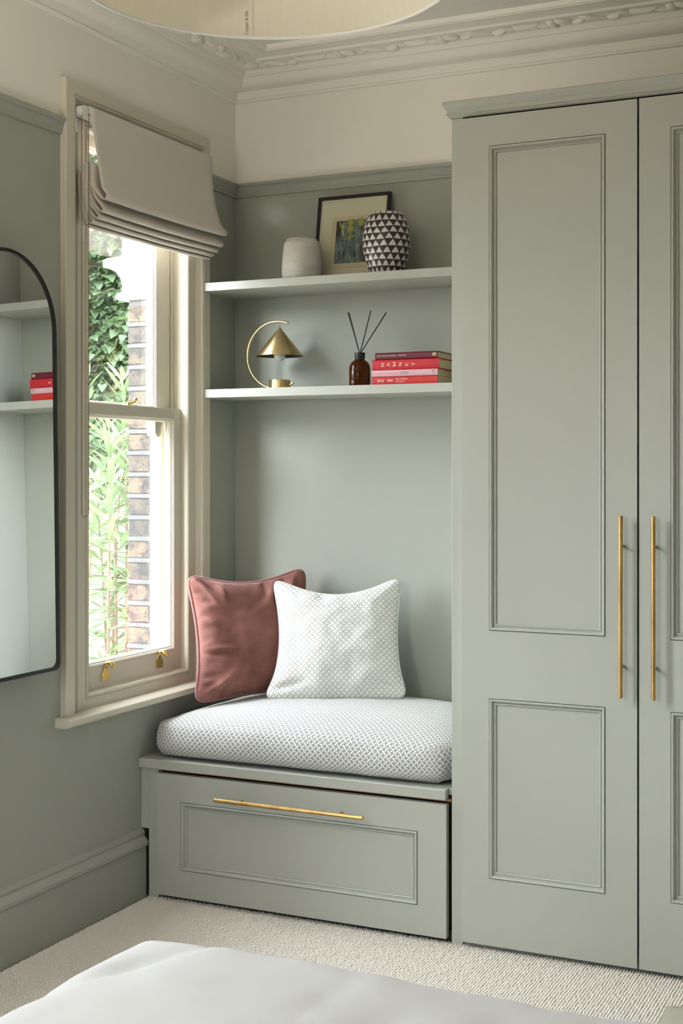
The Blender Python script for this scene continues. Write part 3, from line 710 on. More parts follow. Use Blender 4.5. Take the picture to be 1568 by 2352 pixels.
# ------------------------------------------------------------------ stack of four books
M['pages'] = plain('book_pages', (216, 200, 160), .9, .08, 20, .3, 40, .001, stretch=(.2, .2, 30))
M['gold'] = plain('gilt_lettering', (240, 222, 172), .5, .03); M['white_ink'] = plain('white_lettering', (236, 214, 206), .6)
def book(name, x0, x1, z0, z1, yf, depth, colr, label, rot=0.0, rough=.45, hard=True):
    o = empty('book', ((x0 + x1) / 2, yf + depth / 2, z0), label, 'book', 'red books stacked on the lower shelf')
    m = plain('book_cover_' + name, colr, rough, .04, 20, .05, 200, .0005)
    tb = .0022 if hard else .0009; ov = .003 if hard else .0
    r = .0035
    sp_ = [(yf + r, z0), (yf + .001, z0 + r * .5), (yf, z0 + r), (yf, z1 - r), (yf + .001, z1 - r * .5), (yf + r, z1)]
    cv = [(yf + depth, z0)] + sp_ + [(yf + depth, z1), (yf + depth, z1 - tb), (yf + r, z1 - tb), (yf + tb, z1 - tb - .001), (yf + tb, z0 + tb + .001), (yf + r, z0 + tb), (yf + depth, z0 + tb)]
    mk('cover', prism(cv, 'x', x0, x1), m, o, smooth=True, autosm=50)
    mk('pages', box(x0 + ov, x1 - ov, yf + .004, yf + depth - ov, z0 + tb, z1 - tb), 'pages', o)
    return o, m
def on_spine(parent, geo, x, z, yf, mat, rz=0, name='lettering'):
    mk(name, xf(geo, Matrix.Translation((x, yf - .0004, z)) @ Matrix.Rotation(R(90), 4, 'X') @ Matrix.Rotation(R(rz), 4, 'Z')), mat, parent)
yb = -.212
b4, m4 = book('coral', .652, .888, S2, 1.7125, yb, .165, (204, 46, 44), 'coral red book at the bottom of the stack with white lettering', hard=False)
b3, m3 = book('pink', .650, .8885, 1.7127, 1.7355, yb - .001, .16, (222, 178, 186), 'pale pink book, third from the top of the stack', hard=False)
b2, m2 = book('red', .6515, .8935, 1.7357, 1.7705, yb, .165, (190, 32, 46), 'bright red hardback with spaced cream capitals, second from the top', hard=True)
b1, m1 = book('maroon', .661, .8875, 1.7707, 1.7945, yb + .002, .16, (96, 18, 38), 'slim dark maroon hardback on top of the book stack', hard=True)
g = fit_x(text_geo('THE BOY, THE MOLE, THE FOX AND THE HORSE', .0052), .0705); on_spine(b1, g, .668, 1.7835, yb + .002, 'gold')
g = fit_x(text_geo('CHARLIE MACKESY', .0052), .0290); on_spine(b1, g, .7455, 1.7838, yb + .002, 'gold')
# emblem: ring with a small bird
def ringpoly(r0, r1, sx=.78, n=28):
    V = []; F = []
    for k in range(n):
        a = 2 * math.pi * k / n; V += [(r0 * sx * math.cos(a), r0 * math.sin(a), 0), (r1 * sx * math.cos(a), r1 * math.sin(a), 0)]
    for k in range(n): j = (k + 1) % n; F.append((2 * k, 2 * k + 1, 2 * j + 1, 2 * j))
    return V, F
bird = [(-.0006, -.0034), (.0010, -.0033), (.0018, -.0012), (.0015, .0010), (.0006, .0018), (.0011, .0028), (.0002, .0034), (-.0008, .0030), (-.0008, .0018), (-.0018, .0002), (-.0014, -.0018)]
lg = Matrix.Rotation(R(90), 4, 'Z') @ Matrix.Diagonal((1.25, 1.25, 1, 1))
on_spine(b1, xf(ringpoly(.0050, .0060), lg), .8755, 1.7838, yb + .002, 'gold', name='emblem')
on_spine(b1, xf(([(a, b, 0) for a, b in bird], [tuple(range(len(bird)))]), lg), .8755, 1.7838, yb + .002, 'gold', name='emblem')
# serif capitals for the hardback
def seg(x0, y0, x1, y1, t):
    d = Vector((x1 - x0, y1 - y0)).normalized() * t / 2; nx, ny = -d.y, d.x
    return [(x0 + nx, y0 + ny, 0), (x1 + nx, y1 + ny, 0), (x1 - nx, y1 - ny, 0), (x0 - nx, y0 - ny, 0)], [(0, 1, 2, 3)]
def serif(x, y, w=.32): return seg(x - w / 2, y, x + w / 2, y, .075)
LET = {
 'H': [seg(.2, 0, .2, 1, .19), seg(.75, 0, .75, 1, .19), seg(.2, .5, .75, .5, .09)] + [serif(x, y) for x in (.2, .75) for y in (.037, .963)],
 'A': [seg(.46, 1, .14, 0, .09), seg(.46, 1, .82, 0, .2), seg(.24, .33, .68, .33, .09), serif(.12, .037), serif(.83, .037)],
 'M': [seg(.15, 0, .15, 1, .10), seg(.17, 1, .52, .06, .2), seg(.52, .06, .88, 1, .09), seg(.90, 0, .90, 1, .19), serif(.14, .037), serif(.9, .037), serif(.1, .963, .24), serif(.94, .963, .24)],
 'N': [seg(.17, 0, .17, 1, .1), seg(.17, 1, .82, 0, .2), seg(.82, 0, .82, 1, .1), serif(.17, .037), serif(.12, .963, .26), serif(.82, .963)],
 'E': [seg(.22, 0, .22, 1, .19), seg(.08, .037, .78, .037, .075), seg(.08, .963, .76, .963, .075), seg(.22, .5, .58, .5, .085), seg(.76, .0, .76, .24, .075), seg(.74, .78, .74, 1, .075), seg(.58, .4, .58, .6, .06)],
 'T': [seg(.48, 0, .48, 1, .19), seg(.08, .963, .88, .963, .075), seg(.1, .74, .1, 1, .075), seg(.86, .74, .86, 1, .075), serif(.48, .037, .36)]}
for ch, x in zip('HAMNET', (.6825, .7030, .7250, .7470, .7700, .7940)):
    g = join(*LET[ch]); g = ([((a - .5) * .0150, (b - .5) * .0105, 0) for a, b, _ in g[0]], g[1]); g = ([(y, x_, 0) for x_, y, _ in g[0]], g[1])
    g = ([(-a, b, 0) for a, b, _ in g[0]], g[1])
    on_spine(b2, g, x + .0075, 1.7535, yb, 'gold')
M['dark_red'] = plain('blind_stamp', (142, 20, 32), .5); M['coral_ink'] = plain('coral_lettering', (236, 120, 116), .6); M['grey_ink'] = plain('grey_lettering', (92, 78, 84), .6)
on_spine(b2, ringpoly(.0044, .0055, 1), .8785, 1.7535, yb, 'dark_red', name='emblem')
g = fit_x(text_geo("I'M ABSOLUTELY FINE!", .0088), .090); on_spine(b3, g, .6560, 1.7235, yb - .001, 'coral_ink')
g = fit_x(text_geo('ANNABEL RIVKIN &', .0050), .0300); on_spine(b3, g, .7555, 1.7278, yb - .001, 'grey_ink')
g = fit_x(text_geo('EMILIE McMEEKAN', .0050), .0300); on_spine(b3, g, .7555, 1.7228, yb - .001, 'grey_ink')
on_spine(b3, text_geo("'C", .0135), .8690, 1.7260, yb - .001, 'black')
g = fit_x(text_geo('joy', .0165), .0250); on_spine(b4, g, .6710, 1.7010, yb, 'white_ink')
g = fit_x(text_geo('of', .0130, shear=.3), .0090); on_spine(b4, g, .6970, 1.7005, yb, 'grey_ink')
g = fit_x(text_geo('sex', .0165), .0215); on_spine(b4, g, .7065, 1.7010, yb, 'white_ink')
g = fit_x(text_geo('ALEX COMFORT', .0080), .0440); on_spine(b4, g, .7370, 1.7035, yb, 'white_ink')
g = fit_x(text_geo('SUSAN QUILLIAM', .0060), .0330); on_spine(b4, g, .7370, 1.6950, yb, 'white_ink')
M['ribbon'] = plain('red_ribbon', (178, 30, 44), .4, .05)
def ribbon():
    P = bez([(.892, 1.7365), (.900, 1.731), (.910, 1.729), (.920, 1.724), (.9275, 1.711), (.931, 1.697), (.933, S2 + .0006)], 6); V = []; F = []
    for i, (x, z) in enumerate(P):
        y = -.130 + .03 * i / len(P); V += [(x, y - .003, z), (x, y + .003, z), (x - .0004, y + .003, z + .0003), (x - .0004, y - .003, z + .0003)]
    for i in range(len(P) - 1):
        for k in range(4): F.append((4 * i + k, 4 * i + (k + 1) % 4, 4 * i + 4 + (k + 1) % 4, 4 * i + 4 + k))
    return V, F
mk('ribbon', ribbon(), 'ribbon', b2, smooth=True)

# ------------------------------------------------------------------ seat cushion
def seat_cushion():
    x0, x1, y0, y1, z0 = .018, 1.088, -.640, -.012, .4475
    W, D, H = x1 - x0, y1 - y0, .105
    bm = bmesh.new(); bmesh.ops.create_cube(bm, size=2)
    bmesh.ops.subdivide_edges(bm, edges=bm.edges, cuts=27, use_grid_fill=True)
    uv = bm.loops.layers.uv.new('UVMap')
    info = {}
    for v in bm.verts:
        a, b, c = v.co; info[v] = (a, b, c)
    for f in bm.faces:
        n = f.normal
        for lp in f.loops:
            a, b, c = info[lp.vert]
            if abs(n.z) > .5: lp[uv].uv = (a * W / 2, b * D / 2)
            elif abs(n.y) > .5: lp[uv].uv = (a * W / 2, c * H / 2 + (-D / 2 if n.y < 0 else D / 2) + .003)
            else: lp[uv].uv = (b * D / 2 + .4, c * H / 2)
    for v in bm.verts:
        a, b, c = info[v]
        # round the plan corners and edges
        pa = 10; k = (abs(a) ** pa + abs(b) ** pa) ** (1 / pa) if max(abs(a), abs(b)) > .8 else 1
        kk = 1 / k if k > 1 else 1
        A, B = a * kk, b * kk
        side = 1 - c * c
        x = A * (W / 2 - .010) + (.010 * side * (1 if abs(a) > .999 else abs(a) ** 12) * (1 if a > 0 else -1))
        y = B * (D / 2 - .014) + (.014 * side * (1 if abs(b) > .999 else abs(b) ** 12) * (1 if b > 0 else -1))
        z = c * H / 2
        fa = (1 - abs(a) ** 2.6) if a < 0 else (1 - .80 * abs(a) ** 5)
        fb = (1 - abs(b) ** 3.0) if b < 0 else (1 - .5 * abs(b) ** 4)
        t_ = (c + 1) / 2
        z += t_ ** 2 * (.072 * max(0, fa) ** .8 * max(0, fb) ** .8)
        # puckered seam edges
        edge = max(abs(a), abs(b)) ** 20 * (abs(c) ** 6)
        pk = noise.noise(Vector((x * 26, y * 26, c)))
        z += .004 * edge * pk
        z += t_ * .005 * noise.noise(Vector((x * 5, y * 5, 3.3))) + t_ * .0016 * noise.noise(Vector((x * 24, y * 24, 1.3)))
        if c < -.3: z += (abs(c) - .3) * .022 * max(abs(a) ** 10, abs(b) ** 10)
        y += .004 * noise.noise(Vector((x * 7, z * 10, 9))) * (1 if b < -.9 else 0)
        v.co = ((x0 + x1) / 2 + x, (y0 + y1) / 2 + y, z0 + H / 2 + z)
    lo = min(v.co.z for v in bm.verts)
    for v in bm.verts: v.co.z += z0 - lo; v.co -= Vector((.55, -.33, .447))
    me = bpy.data.meshes.new('seat_cushion'); bm.to_mesh(me); bm.free()
    me.polygons.foreach_set('use_smooth', [True] * len(me.polygons)); me.materials.append(M['print_grey'])
    o = bpy.data.objects.new('seat_cushion', me); C.objects.link(o)
    return o, me
sc_, sme = seat_cushion(); sc_.location = (.55, -.33, .447)
tag(sc_, 'thick grey lattice-print seat cushion filling the top of the bench', 'seat cushion')
def seam_line():
    pts = []
    vs_ = [sme.vertices[i].co + Vector((.55, -.33, .447)) for i in range(len(sme.vertices))]
    # follow the upper front edge: collect the vertices of the edge a in [-1,1], b=-1, c=1
    front = [v for v in vs_ if v.y < -.600 and .520 < v.z < .600]
    best = {}
    for v in front:
        k = round(v.x, 3)
        if k not in best or v.z > best[k].z: best[k] = v
    P = [best[k] for k in sorted(best)]
    out = []
    for i in range(0, len(P), 2): out.append(P[i] + Vector((0, -.001, 0)))
    return out

# ------------------------------------------------------------------ scatter cushions
def pillow(name, mat, pipemat, W, H, T, M4, label, conc, seed, folds, pipe=.0048, cat='cushion', ear=(0, 0), pucker=0):
    """M4: local x = width, y = thickness (front is -y), z = height; conc = inward bow of (top, bottom, left, right)"""
    N = 64; V = []; UV = []; F = []
    def outline(s, t):
        # s,t in [-1,1]; pull the edges in between the corners
        k_ = (abs(s) ** 9 + abs(t) ** 9) ** (1 / 9)
        if k_ > 1: s, t = s / k_, t / k_
        x = s * W / 2; z = t * H / 2
        ct, cb, cl, cr2 = conc
        wt = (1 - s * s) ** 1.1; ws = (1 - t * t) ** 1.1
        z -= max(0, t) ** 3 * ct * wt; z += max(0, -t) ** 3 * cb * wt
        x -= max(0, s) ** 3 * cr2 * ws; x += max(0, -s) ** 3 * cl * ws
        x += math.copysign((ear[0] if s < 0 else ear[1]) * abs(s) ** 3 * max(0, -t) ** 5, s)
        return x, z
    def puff(s, t):
        e = (1 - abs(s) ** 2.4) * (1 - abs(t) ** 2.4)
        return T / 2 * max(0, e) ** .55
    for sd in (-1, 1):
        for j in range(N + 1):
            for i in range(N + 1):
                s = -1 + 2 * i / N; tt = -1 + 2 * j / N
                s = math.sin(s * math.pi / 2) * .5 + s * .5; tt = math.sin(tt * math.pi / 2) * .5 + tt * .5
                x, z = outline(s, tt); th = puff(s, tt)
                w = noise.noise(Vector((s * 2.2, tt * 2.2, seed))) * .010 + noise.noise(Vector((s * 6, tt * 6, seed + 5))) * .0035
                for fs, ft, ang, ln, wd_, am in folds:
                    dx, dz = s - fs, tt - ft; u_ = dx * math.cos(ang) + dz * math.sin(ang); q = -dx * math.sin(ang) + dz * math.cos(ang)
                    if -.05 < u_ < ln: w += am * math.exp(-(q / wd_) ** 2) * math.sin(math.pi * min(1, max(0, (u_ + .05) / (ln + .05))))
                if pucker:
                    for al, ac in ((tt, s), (s, tt)):
                        ed = 1 - abs(ac); sg_ = 1 if ac > 0 else 2
                        w += pucker * math.exp(-((ed - .06) / .13) ** 2) * math.sin(al * 34 + 3 * noise.noise(Vector((al * 3, sg_, seed)))) * (.5 + noise.noise(Vector((al * 4, sg_ * 3, seed + 2))))
                rim = min(1, 5.0 * (1 - max(abs(s), abs(tt))))
                y = sd * (th + (w * rim if sd < 0 else w * rim * .4))
                V.append((x, y, z)); UV.append((x, z))
    n1 = (N + 1) ** 2
    idx = lambda sd, i, j: sd * n1 + j * (N + 1) + i
    for sd in (0, 1):
        for j in range(N):
            for i in range(N):
                q = (idx(sd, i, j), idx(sd, i + 1, j), idx(sd, i + 1, j + 1), idx(sd, i, j + 1)); F.append(q if sd == 0 else q[::-1])
    root = empty(name, tuple(M4.translation), label, cat)
    base = M4.translation
    me = bpy.data.meshes.new('cover'); me.from_pydata([tuple(M4 @ Vector(v) - base) for v in V], [], F)
    uvl = me.uv_layers.new(name='UVMap')
    for lp in me.loops: uvl.data[lp.index].uv = UV[lp.vertex_index]
    bm = bmesh.new(); bm.from_mesh(me); bmesh.ops.remove_doubles(bm, verts=bm.verts, dist=2e-4); bmesh.ops.recalc_face_normals(bm, faces=bm.faces); bm.to_mesh(me); bm.free()
    me.polygons.foreach_set('use_smooth', [True] * len(me.polygons)); me.materials.append(M[mat])
    o = bpy.data.objects.new('cover', me); C.objects.link(o); o.parent = root
    ss = o.modifiers.new('sub', 'SUBSURF'); ss.levels = 1; ss.render_levels = 1
    # piping round the seam
    P = []
    K = 40
    for k in range(K): P.append((-1 + 2 * k / K, -1))
    for k in range(K): P.append((1, -1 + 2 * k / K))
    for k in range(K): P.append((1 - 2 * k / K, 1))
    for k in range(K): P.append((-1, 1 - 2 * k / K))
    pts = []
    for s, tt in P:
        cr3 = .955  # soften the corner
        x, z = outline(s, tt)
        pts.append(M4 @ Vector((x, .0, z)))
    mk('piping', tube(pts, pipe, 8, closed=True), pipemat, root, smooth=True)
    return root
def pillow_mat4(bl_, br_, lean_deg, rise, height, tilt_deg=0):
    """bottom-left and bottom-right points of the cushion (plan), leaning back"""
    bl_, br_ = Vector(bl_), Vector(br_); ex = (br_ - bl_); ex.z = 0; ex.normalize()
    ny = Vector((0, 0, 1)).cross(ex).normalized()           # points away from the viewer
    up = (Vector((0, 0, 1)) * math.cos(R(lean_deg)) + ny * math.sin(R(lean_deg))).normalized()
    yy = up.cross(ex).normalized()
    mid = (bl_ + br_) / 2 + up * (height / 2) + Vector((0, 0, rise))
    m = Matrix.Identity(4)
    for i, c in enumerate((ex, yy, up)):
        for r_ in range(3): m[r_][i] = c[r_]
    return Matrix.Translation(mid) @ m @ Matrix.Rotation(R(tilt_deg), 4, 'Y')
mr = pillow_mat4((.118, -.462, .585), (.385, -.120, .585), 10, 0.020, .455, -1.5)
pillow('velvet_cushion', 'velvet', 'velvet_pipe', .462, .448, .155, mr, 'dusty rose velvet cushion with piped edge leaning in the window corner', (.050, .018, .026, .03), 2.0,
       [(-.95, .95, -.9, .7, .05, .022), (-.8, .98, -1.15, .6, .05, -.020), (-.55, 1.0, -1.5, .5, .05, .014), (.35, 1.0, -1.9, .65, .06, .022), (.55, 1.0, -1.7, .7, .05, -.024), (.75, 1.0, -2.0, .7, .05, .020), (.2, 1.0, -1.7, .5, .05, -.020), (-.95, -.25, -.1, .75, .03, -.020), (-.95, -.18, -.1, .65, .03, .012), (-.6, -.5, .2, .6, .07, -.010), (-.2, .2, .6, .5, .08, .010), (-.95, .5, -.2, .4, .05, .010), (-.95, .25, -.3, .35, .04, .008), (-.9, -.9, .6, .6, .06, .014)], .0062, ear=(.020, .0), pucker=.0075)
mw = pillow_mat4((.318, -.345, .595), (.755, -.175, .595), 15, 0.014, .445, -1.0)
pillow('lattice_cushion', 'print_white', 'pipe_white', .462, .430, .150, mw, 'white cushion with fine grey lattice print propped against the alcove wall', (.070, -.006, .034, .024), 8.0,
       [(-.2, 1.0, -1.57, .5, .10, -.014), (-.98, -.85, .25, .6, .06, -.012), (.98, -.85, 2.9, .6, .06, -.012), (.9, .9, 3.9, .5, .08, .006), (-.9, .9, -.7, .5, .08, .006)], .0032, ear=(.046, .030), pucker=.003)

# ------------------------------------------------------------------ pendant lamp (drum shade)
PX, PY, PR, PZ = 1.461, -2.489, .312, 2.20
pe = empty('pendant_lamp', (PX, PY, PZ), 'large cream drum pendant shade with white rim near the ceiling', 'pendant lamp')
t = NT('cream_silk_shade'); vec = t.coord(); n_ = t.noise(260, 2, t.scaled(vec, (1, 1, .05)))
t.l(t.mix(n_, lin((236, 230, 214)), lin((244, 240, 228))), t.b.inputs['Base Color']); t.b.inputs['Roughness'].default_value = .8
tl = t.n('ShaderNodeBsdfTranslucent'); tl.inputs[0].default_value = (*lin((240, 235, 222)), 1)
mx = t.n('ShaderNodeMixShader'); mx.inputs[0].default_value = .25; t.l(t.b.outputs[0], mx.inputs[1]); t.l(tl.outputs[0], mx.inputs[2]); t.l(mx.outputs[0], t.out.inputs['Surface']); M['shade'] = t.m
M['shade_rim'] = plain('white_shade_trim', (238, 236, 232), .6, .02)
SH = .36
mk('shade', lathe([(PR, PZ), (PR, PZ + SH), (PR - .0015, PZ + SH), (PR - .0015, PZ), (PR, PZ)], (PX, PY), 96, False), 'shade', pe, smooth=True, autosm=40)
for zz in (PZ, PZ + SH): mk('rim', tube([(PX + PR * math.cos(2 * math.pi * k / 96), PY + PR * math.sin(2 * math.pi * k / 96), zz) for k in range(96)], .0032, 8, closed=True), 'shade_rim', pe, smooth=True)
mk('cable', tube([(PX, PY, PZ + .25), (PX, PY, CEIL - .03)], .003, 8), 'shade_rim', pe)
mk('ceiling_rose', lathe([(.055, CEIL), (.055, CEIL - .012), (.03, CEIL - .026), (.006, CEIL - .032), (0, CEIL - .032)], (PX, PY), 32), 'shade_rim', pe, smooth=True, autosm=40)
mk('spider', join(*[tube([(PX, PY, PZ + .30), (PX + PR * math.cos(a), PY + PR * math.sin(a), PZ + SH - .006)], .0015, 6) for a in (0.3, 2.4, 4.5)]), 'shade_rim', pe)
mk('bulb', ellipsoid((PX, PY, PZ + .18), .03, .03, .038, None, 20, 14), 'opal', pe, smooth=True)
mk('lamp_holder', lathe([(.018, PZ + .21), (.02, PZ + .24), (.018, PZ + .29), (.006, PZ + .30)], (PX, PY), 24), 'shade_rim', pe, smooth=True)
# makers lettering printed inside, reading upwards on the far side of the drum
th_ = R(25.067); fw = Vector((-math.sin(th_), math.cos(th_), 0)); rt = Vector((math.cos(th_), math.sin(th_), 0))
dirv = fw + rt * ((566 - 784) / 3121.28); cc = Vector((2.512, -4.436, 0)); rel = cc - Vector((PX, PY, 0)); Aq = dirv.dot(dirv); Bq = 2 * rel.dot(dirv); Cq = rel.dot(rel) - (PR - .0025) ** 2
tt_ = (-Bq + math.sqrt(Bq * Bq - 4 * Aq * Cq)) / (2 * Aq); hit = cc + dirv * tt_
nin = (Vector((PX, PY, 0)) - hit).normalized()             # inward normal
ex_ = Vector((0, 0, 1)).cross(nin)                         # right-hand side as seen from inside
mm = Matrix.Identity(4)
for i, c_ in enumerate((Vector((0, 0, 1)), -ex_, nin)):
    for r_ in range(3): mm[r_][i] = c_[r_]
M['label_ink'] = plain('shade_ink', (128, 112, 82), .8)
mk('lettering', xf(text_geo('Copper & Silk', .0078), Matrix.Translation(hit + Vector((0, 0, PZ + .004))) @ mm), 'label_ink', pe)
# seam of the shade beside the lettering
mk('seam', tube([hit + Vector((0, 0, PZ + .002)) - ex_ * -.0105, hit + Vector((0, 0, PZ + SH - .004)) - ex_ * -.0105], .0005, 5), 'shade', pe)

# ------------------------------------------------------------------ bed
BX0, BX1, BY0, BY1 = 1.20, 2.80, -4.60, -2.46
bd = empty('bed', (2.0, -3.5, 0), 'low upholstered bed under the white duvet in the foreground', 'bed')
mk('bed_base', box(BX0 + .06, BX1 - .06, BY0 + .02, BY1 - .06, .06, .30), 'mattress', bd, bevel=.02, seg=3)
for x in (BX0 + .12, BX1 - .12):
    for y in (BY0 + .1, BY1 - .12): mk('leg', lathe([(.02, -.018), (.028, .065)], (x, y), 16), 'black', bd)
mk('mattress', box(BX0 + .05, BX1 - .05, BY0 + .02, BY1 - .05, .30, .565), 'mattress', bd, bevel=.05, seg=4)
mk('headboard', box(BX0, BX1, BY0 - .07, BY0, .06, 1.05), 'throw', bd, bevel=.03, seg=3)
def duvet():
    """a quilt draped over the mattress: flat top, rounded fall over the foot and the sides"""
    N1, N2 = 120, 150; V, F = [], []; drop = .34; rr = .085
    Wd, Ld = (BX1 - BX0), (BY1 - BY0)
    def fold(d):
        """arc-length d past the edge start -> (outward, down)"""
        if d <= 0: return 0, 0
        q = rr * math.pi / 2
        if d < q: a = d / rr; return rr * math.sin(a), rr * (1 - math.cos(a))
        return rr + .012 * math.sin((d - q) * 6), rr + (d - q)
    ex, ey = drop + rr, drop + rr
    for j in range(N2 + 1):
        v = j / N2; sv = BY0 + .05 + (Ld - .05 - rr + ey) * v          # towards the foot
        for i in range(N1 + 1):
            u = i / N1; su = -ex + (Wd - 2 * rr + 2 * ex) * u
            ox, dx_ = (fold(-su)[0] * -1, fold(-su)[1]) if su < 0 else (fold(su - (Wd - 2 * rr)) if su > Wd - 2 * rr else (0, 0))
            yb_ = BY1 - rr; oy, dy_ = fold(sv - yb_) if sv > yb_ else (0, 0)
            x = BX0 + rr + min(max(su, 0), Wd - 2 * rr) + ox; y = min(sv, yb_) + oy
            # plan rounding of the corner
            if dx_ > 0 and dy_ > 0:
                k = .75; m_ = math.hypot(ox, oy); lim = rr * (1 + .15)
                if m_ > lim: ox *= lim / m_; oy *= lim / m_
                x = (BX0 + rr + ox) if su < 0 else (BX1 - rr + ox); y = yb_ + oy
                z = -max(dx_, dy_) - .15 * min(dx_, dy_)
            else: z = -(dx_ + dy_)
            puff_ = .030 * (1 - math.exp(-((x - BX0) / .22) ** 2)) * (1 - math.exp(-((BY1 - y) / .28) ** 2))
            w = .010 * noise.noise(Vector((x * 3.0, y * 3.0, 1))) + .006 * noise.noise(Vector((x * 9 + y * 5, y * 7 - x * 4, 4))) + .0025 * noise.noise(Vector((x * 25, y * 12, 7)))
            # long soft crease running out to the corner
            q = (x - 1.335) - (y + 2.60) * .55
            crease = -.010 * math.exp(-(q / .018) ** 2) * math.exp(-((y + 2.66) / .16) ** 2)
            hang = .012 * math.sin(x * 17 + y * 13) * min(1, max(0, -z - .1) * 6)
            V.append((x + (hang if dx_ > dy_ else 0), y + (hang if dy_ >= dx_ and dy_ > 0 else 0), .622 + puff_ + w + crease + z))
    for j in range(N2):
        for i in range(N1): F.append((j * (N1 + 1) + i, j * (N1 + 1) + i + 1, (j + 1) * (N1 + 1) + i + 1, (j + 1) * (N1 + 1) + i))
    return V, F
du = mk('duvet', duvet(), 'duvet', smooth=True, loc=(2.0, -3.5, .55))
so = du.modifiers.new('thick', 'SOLIDIFY'); so.thickness = .02; so.offset = -1
tag(du, 'smooth white duvet spread over the bed in the foreground', 'duvet')
def throw():
    V, F = [], []; N1, N2 = 50, 40
    for j in range(N2 + 1):
        for i in range(N1 + 1):
            s, t_ = i / N1, j / N2; x = 2.10 + .62 * s; y = -2.80 + .36 * t_
            h = .072 * min(1, (s / .25)) ** .6 * (1 - (2 * t_ - 1) ** 6) * (math.sin(math.pi * min(1, t_ * 1.0)) ** .35 if 0 < t_ < 1 else 0) + .012 * noise.noise(Vector((x * 7, y * 9, 2))) * min(1, s * 6) + .006 * math.sin(x * 30 + y * 18)
            V.append((x, y, .615 + max(h, -.004)))
    for j in range(N2):
        for i in range(N1): F.append((j * (N1 + 1) + i, j * (N1 + 1) + i + 1, (j + 1) * (N1 + 1) + i + 1, (j + 1) * (N1 + 1) + i))
    return V, F
tw = mk('throw_blanket', throw(), 'throw', smooth=True, loc=(2.4, -2.6, .60))
so = tw.modifiers.new('thick', 'SOLIDIFY'); so.thickness = .012; so.offset = -1
tag(tw, 'folded sage throw at the foot of the bed, cut by the lower right corner', 'throw')

# ------------------------------------------------------------------ carpet loops near the bench
def carpet_pile():
    V, F = [], []; k = 6; px, py = .0084, .0064
    rnd = random.Random(3); x = .032; row = 0
    while x < 2.3:
        y = -1.95 + (row % 2) * py / 2
        while y < -.617:
            if not (x < 1.09 and y > -.597):
                cx_ = x + rnd.uniform(-.0009, .0009); cy_ = y + rnd.uniform(-.0009, .0009); h = .0082 + rnd.uniform(-.0016, .0016)
                n0 = len(V); rx, ry = .0037, .0036
                for q in range(k):
                    a = 2 * math.pi * q / k; V.append((cx_ + rx * math.cos(a), cy_ + ry * math.sin(a), -.0195))
                for q in range(k):
                    a = 2 * math.pi * q / k; V.append((cx_ + rx * .8 * math.cos(a), cy_ + ry * .8 * math.sin(a), -.018 + h * .72))
                V.append((cx_, cy_, -.018 + h))
                for q in range(k):
                    q2 = (q + 1) % k; F.append((n0 + q, n0 + q2, n0 + k + q2, n0 + k + q)); F.append((n0 + k + q, n0 + k + q2, n0 + 2 * k))
            y += py
        x += px; row += 1
    return V, F
cv_, cf_ = carpet_pile()
cme = bpy.data.meshes.new('carpet_loops'); cme.from_pydata(cv_, [], cf_); cme.polygons.foreach_set('use_smooth', [True] * len(cme.polygons)); cme.materials.append(M['carpet'])
co_ = bpy.data.objects.new('carpet_loops', cme); C.objects.link(co_)
tag(co_, 'ribbed rows of cream wool loops of the carpet before the bench', 'carpet pile', kind='stuff')

# ------------------------------------------------------------------ outside: brick pier, capital, garden
t = NT('london_stock_brick'); vec = t.coord(); oi = t.n('ShaderNodeObjectInfo')
ofs = t.n('ShaderNodeVectorMath', operation='ADD'); t.l(vec, ofs.inputs[0])
cx3 = t.n('ShaderNodeCombineXYZ'); t.l(t.math('MULTIPLY', oi.outputs['Random'], 40), cx3.inputs[0]); t.l(cx3.outputs[0], ofs.inputs[1]); V3 = ofs.outputs[0]
base_ = t.mix(oi.outputs['Random'], lin((88, 82, 77)), lin((116, 101, 86)))
soot = t.n('ShaderNodeValToRGB'); t.l(t.noise(22, 5, V3, .65), soot.inputs[0]); soot.color_ramp.elements[0].position = .42; soot.color_ramp.elements[1].position = .6
c_ = t.mix(soot.outputs[0], base_, lin((66, 64, 65)))
pit = t.math('LESS_THAN', t.noise(150, 3, V3), .36); t.l(t.mix(pit, c_, lin((44, 40, 40))), t.b.inputs['Base Color']); t.b.inputs['Roughness'].default_value = .95
t.bump(t.noise(90, 5, V3, .7), .8, .004); M['brick'] = t.m
M['mortar'] = plain('lime_mortar', (98, 97, 98), .95, .12, 40, .5, 90, .002)
pier = empty('brick_pier', (-.216, -.2, -.3), 'yellow-brown brick pier with white stone capital just outside the window', 'pier')
YP = -.318
mk('mortar_core', box(-.262, -.170, YP + .004, .12, -.35, 2.010), 'mortar', pier)
bm = bmesh.new(); bmesh.ops.create_cube(bm, size=1)
bmesh.ops.bevel(bm, geom=bm.edges[:], offset=.06, segments=1, affect='EDGES')
bms = []
for q in range(4):
    me = bpy.data.meshes.new('brick'); b2_ = bm.copy()
    for v in b2_.verts:
        v.co = Vector((v.co.x * .098, v.co.y * .210, v.co.z * .0615)) + Vector([random.uniform(-.0013, .0013) for _ in range(3)])
    b2_.to_mesh(me); b2_.free(); me.materials.append(M['brick']); bms.append(me)
bm.free()
zc = 1.9605; row = 0
while zc > -.3:
    for k, yy in enumerate((YP + .105, YP + .325)):
        o = bpy.data.objects.new('brick', bms[(row + k) % 4]); C.objects.link(o); o.parent = pier
        o.location = Vector((-.2185 + random.uniform(-.0012, .0012), yy + random.uniform(-.002, .002), zc)) - pier.location
    mk('mortar_joint', box(-.2685, -.169, YP - .0015, .11, zc - .0465, zc - .0325), 'mortar', pier, bevel=.002)
    zc -= .0772; row += 1
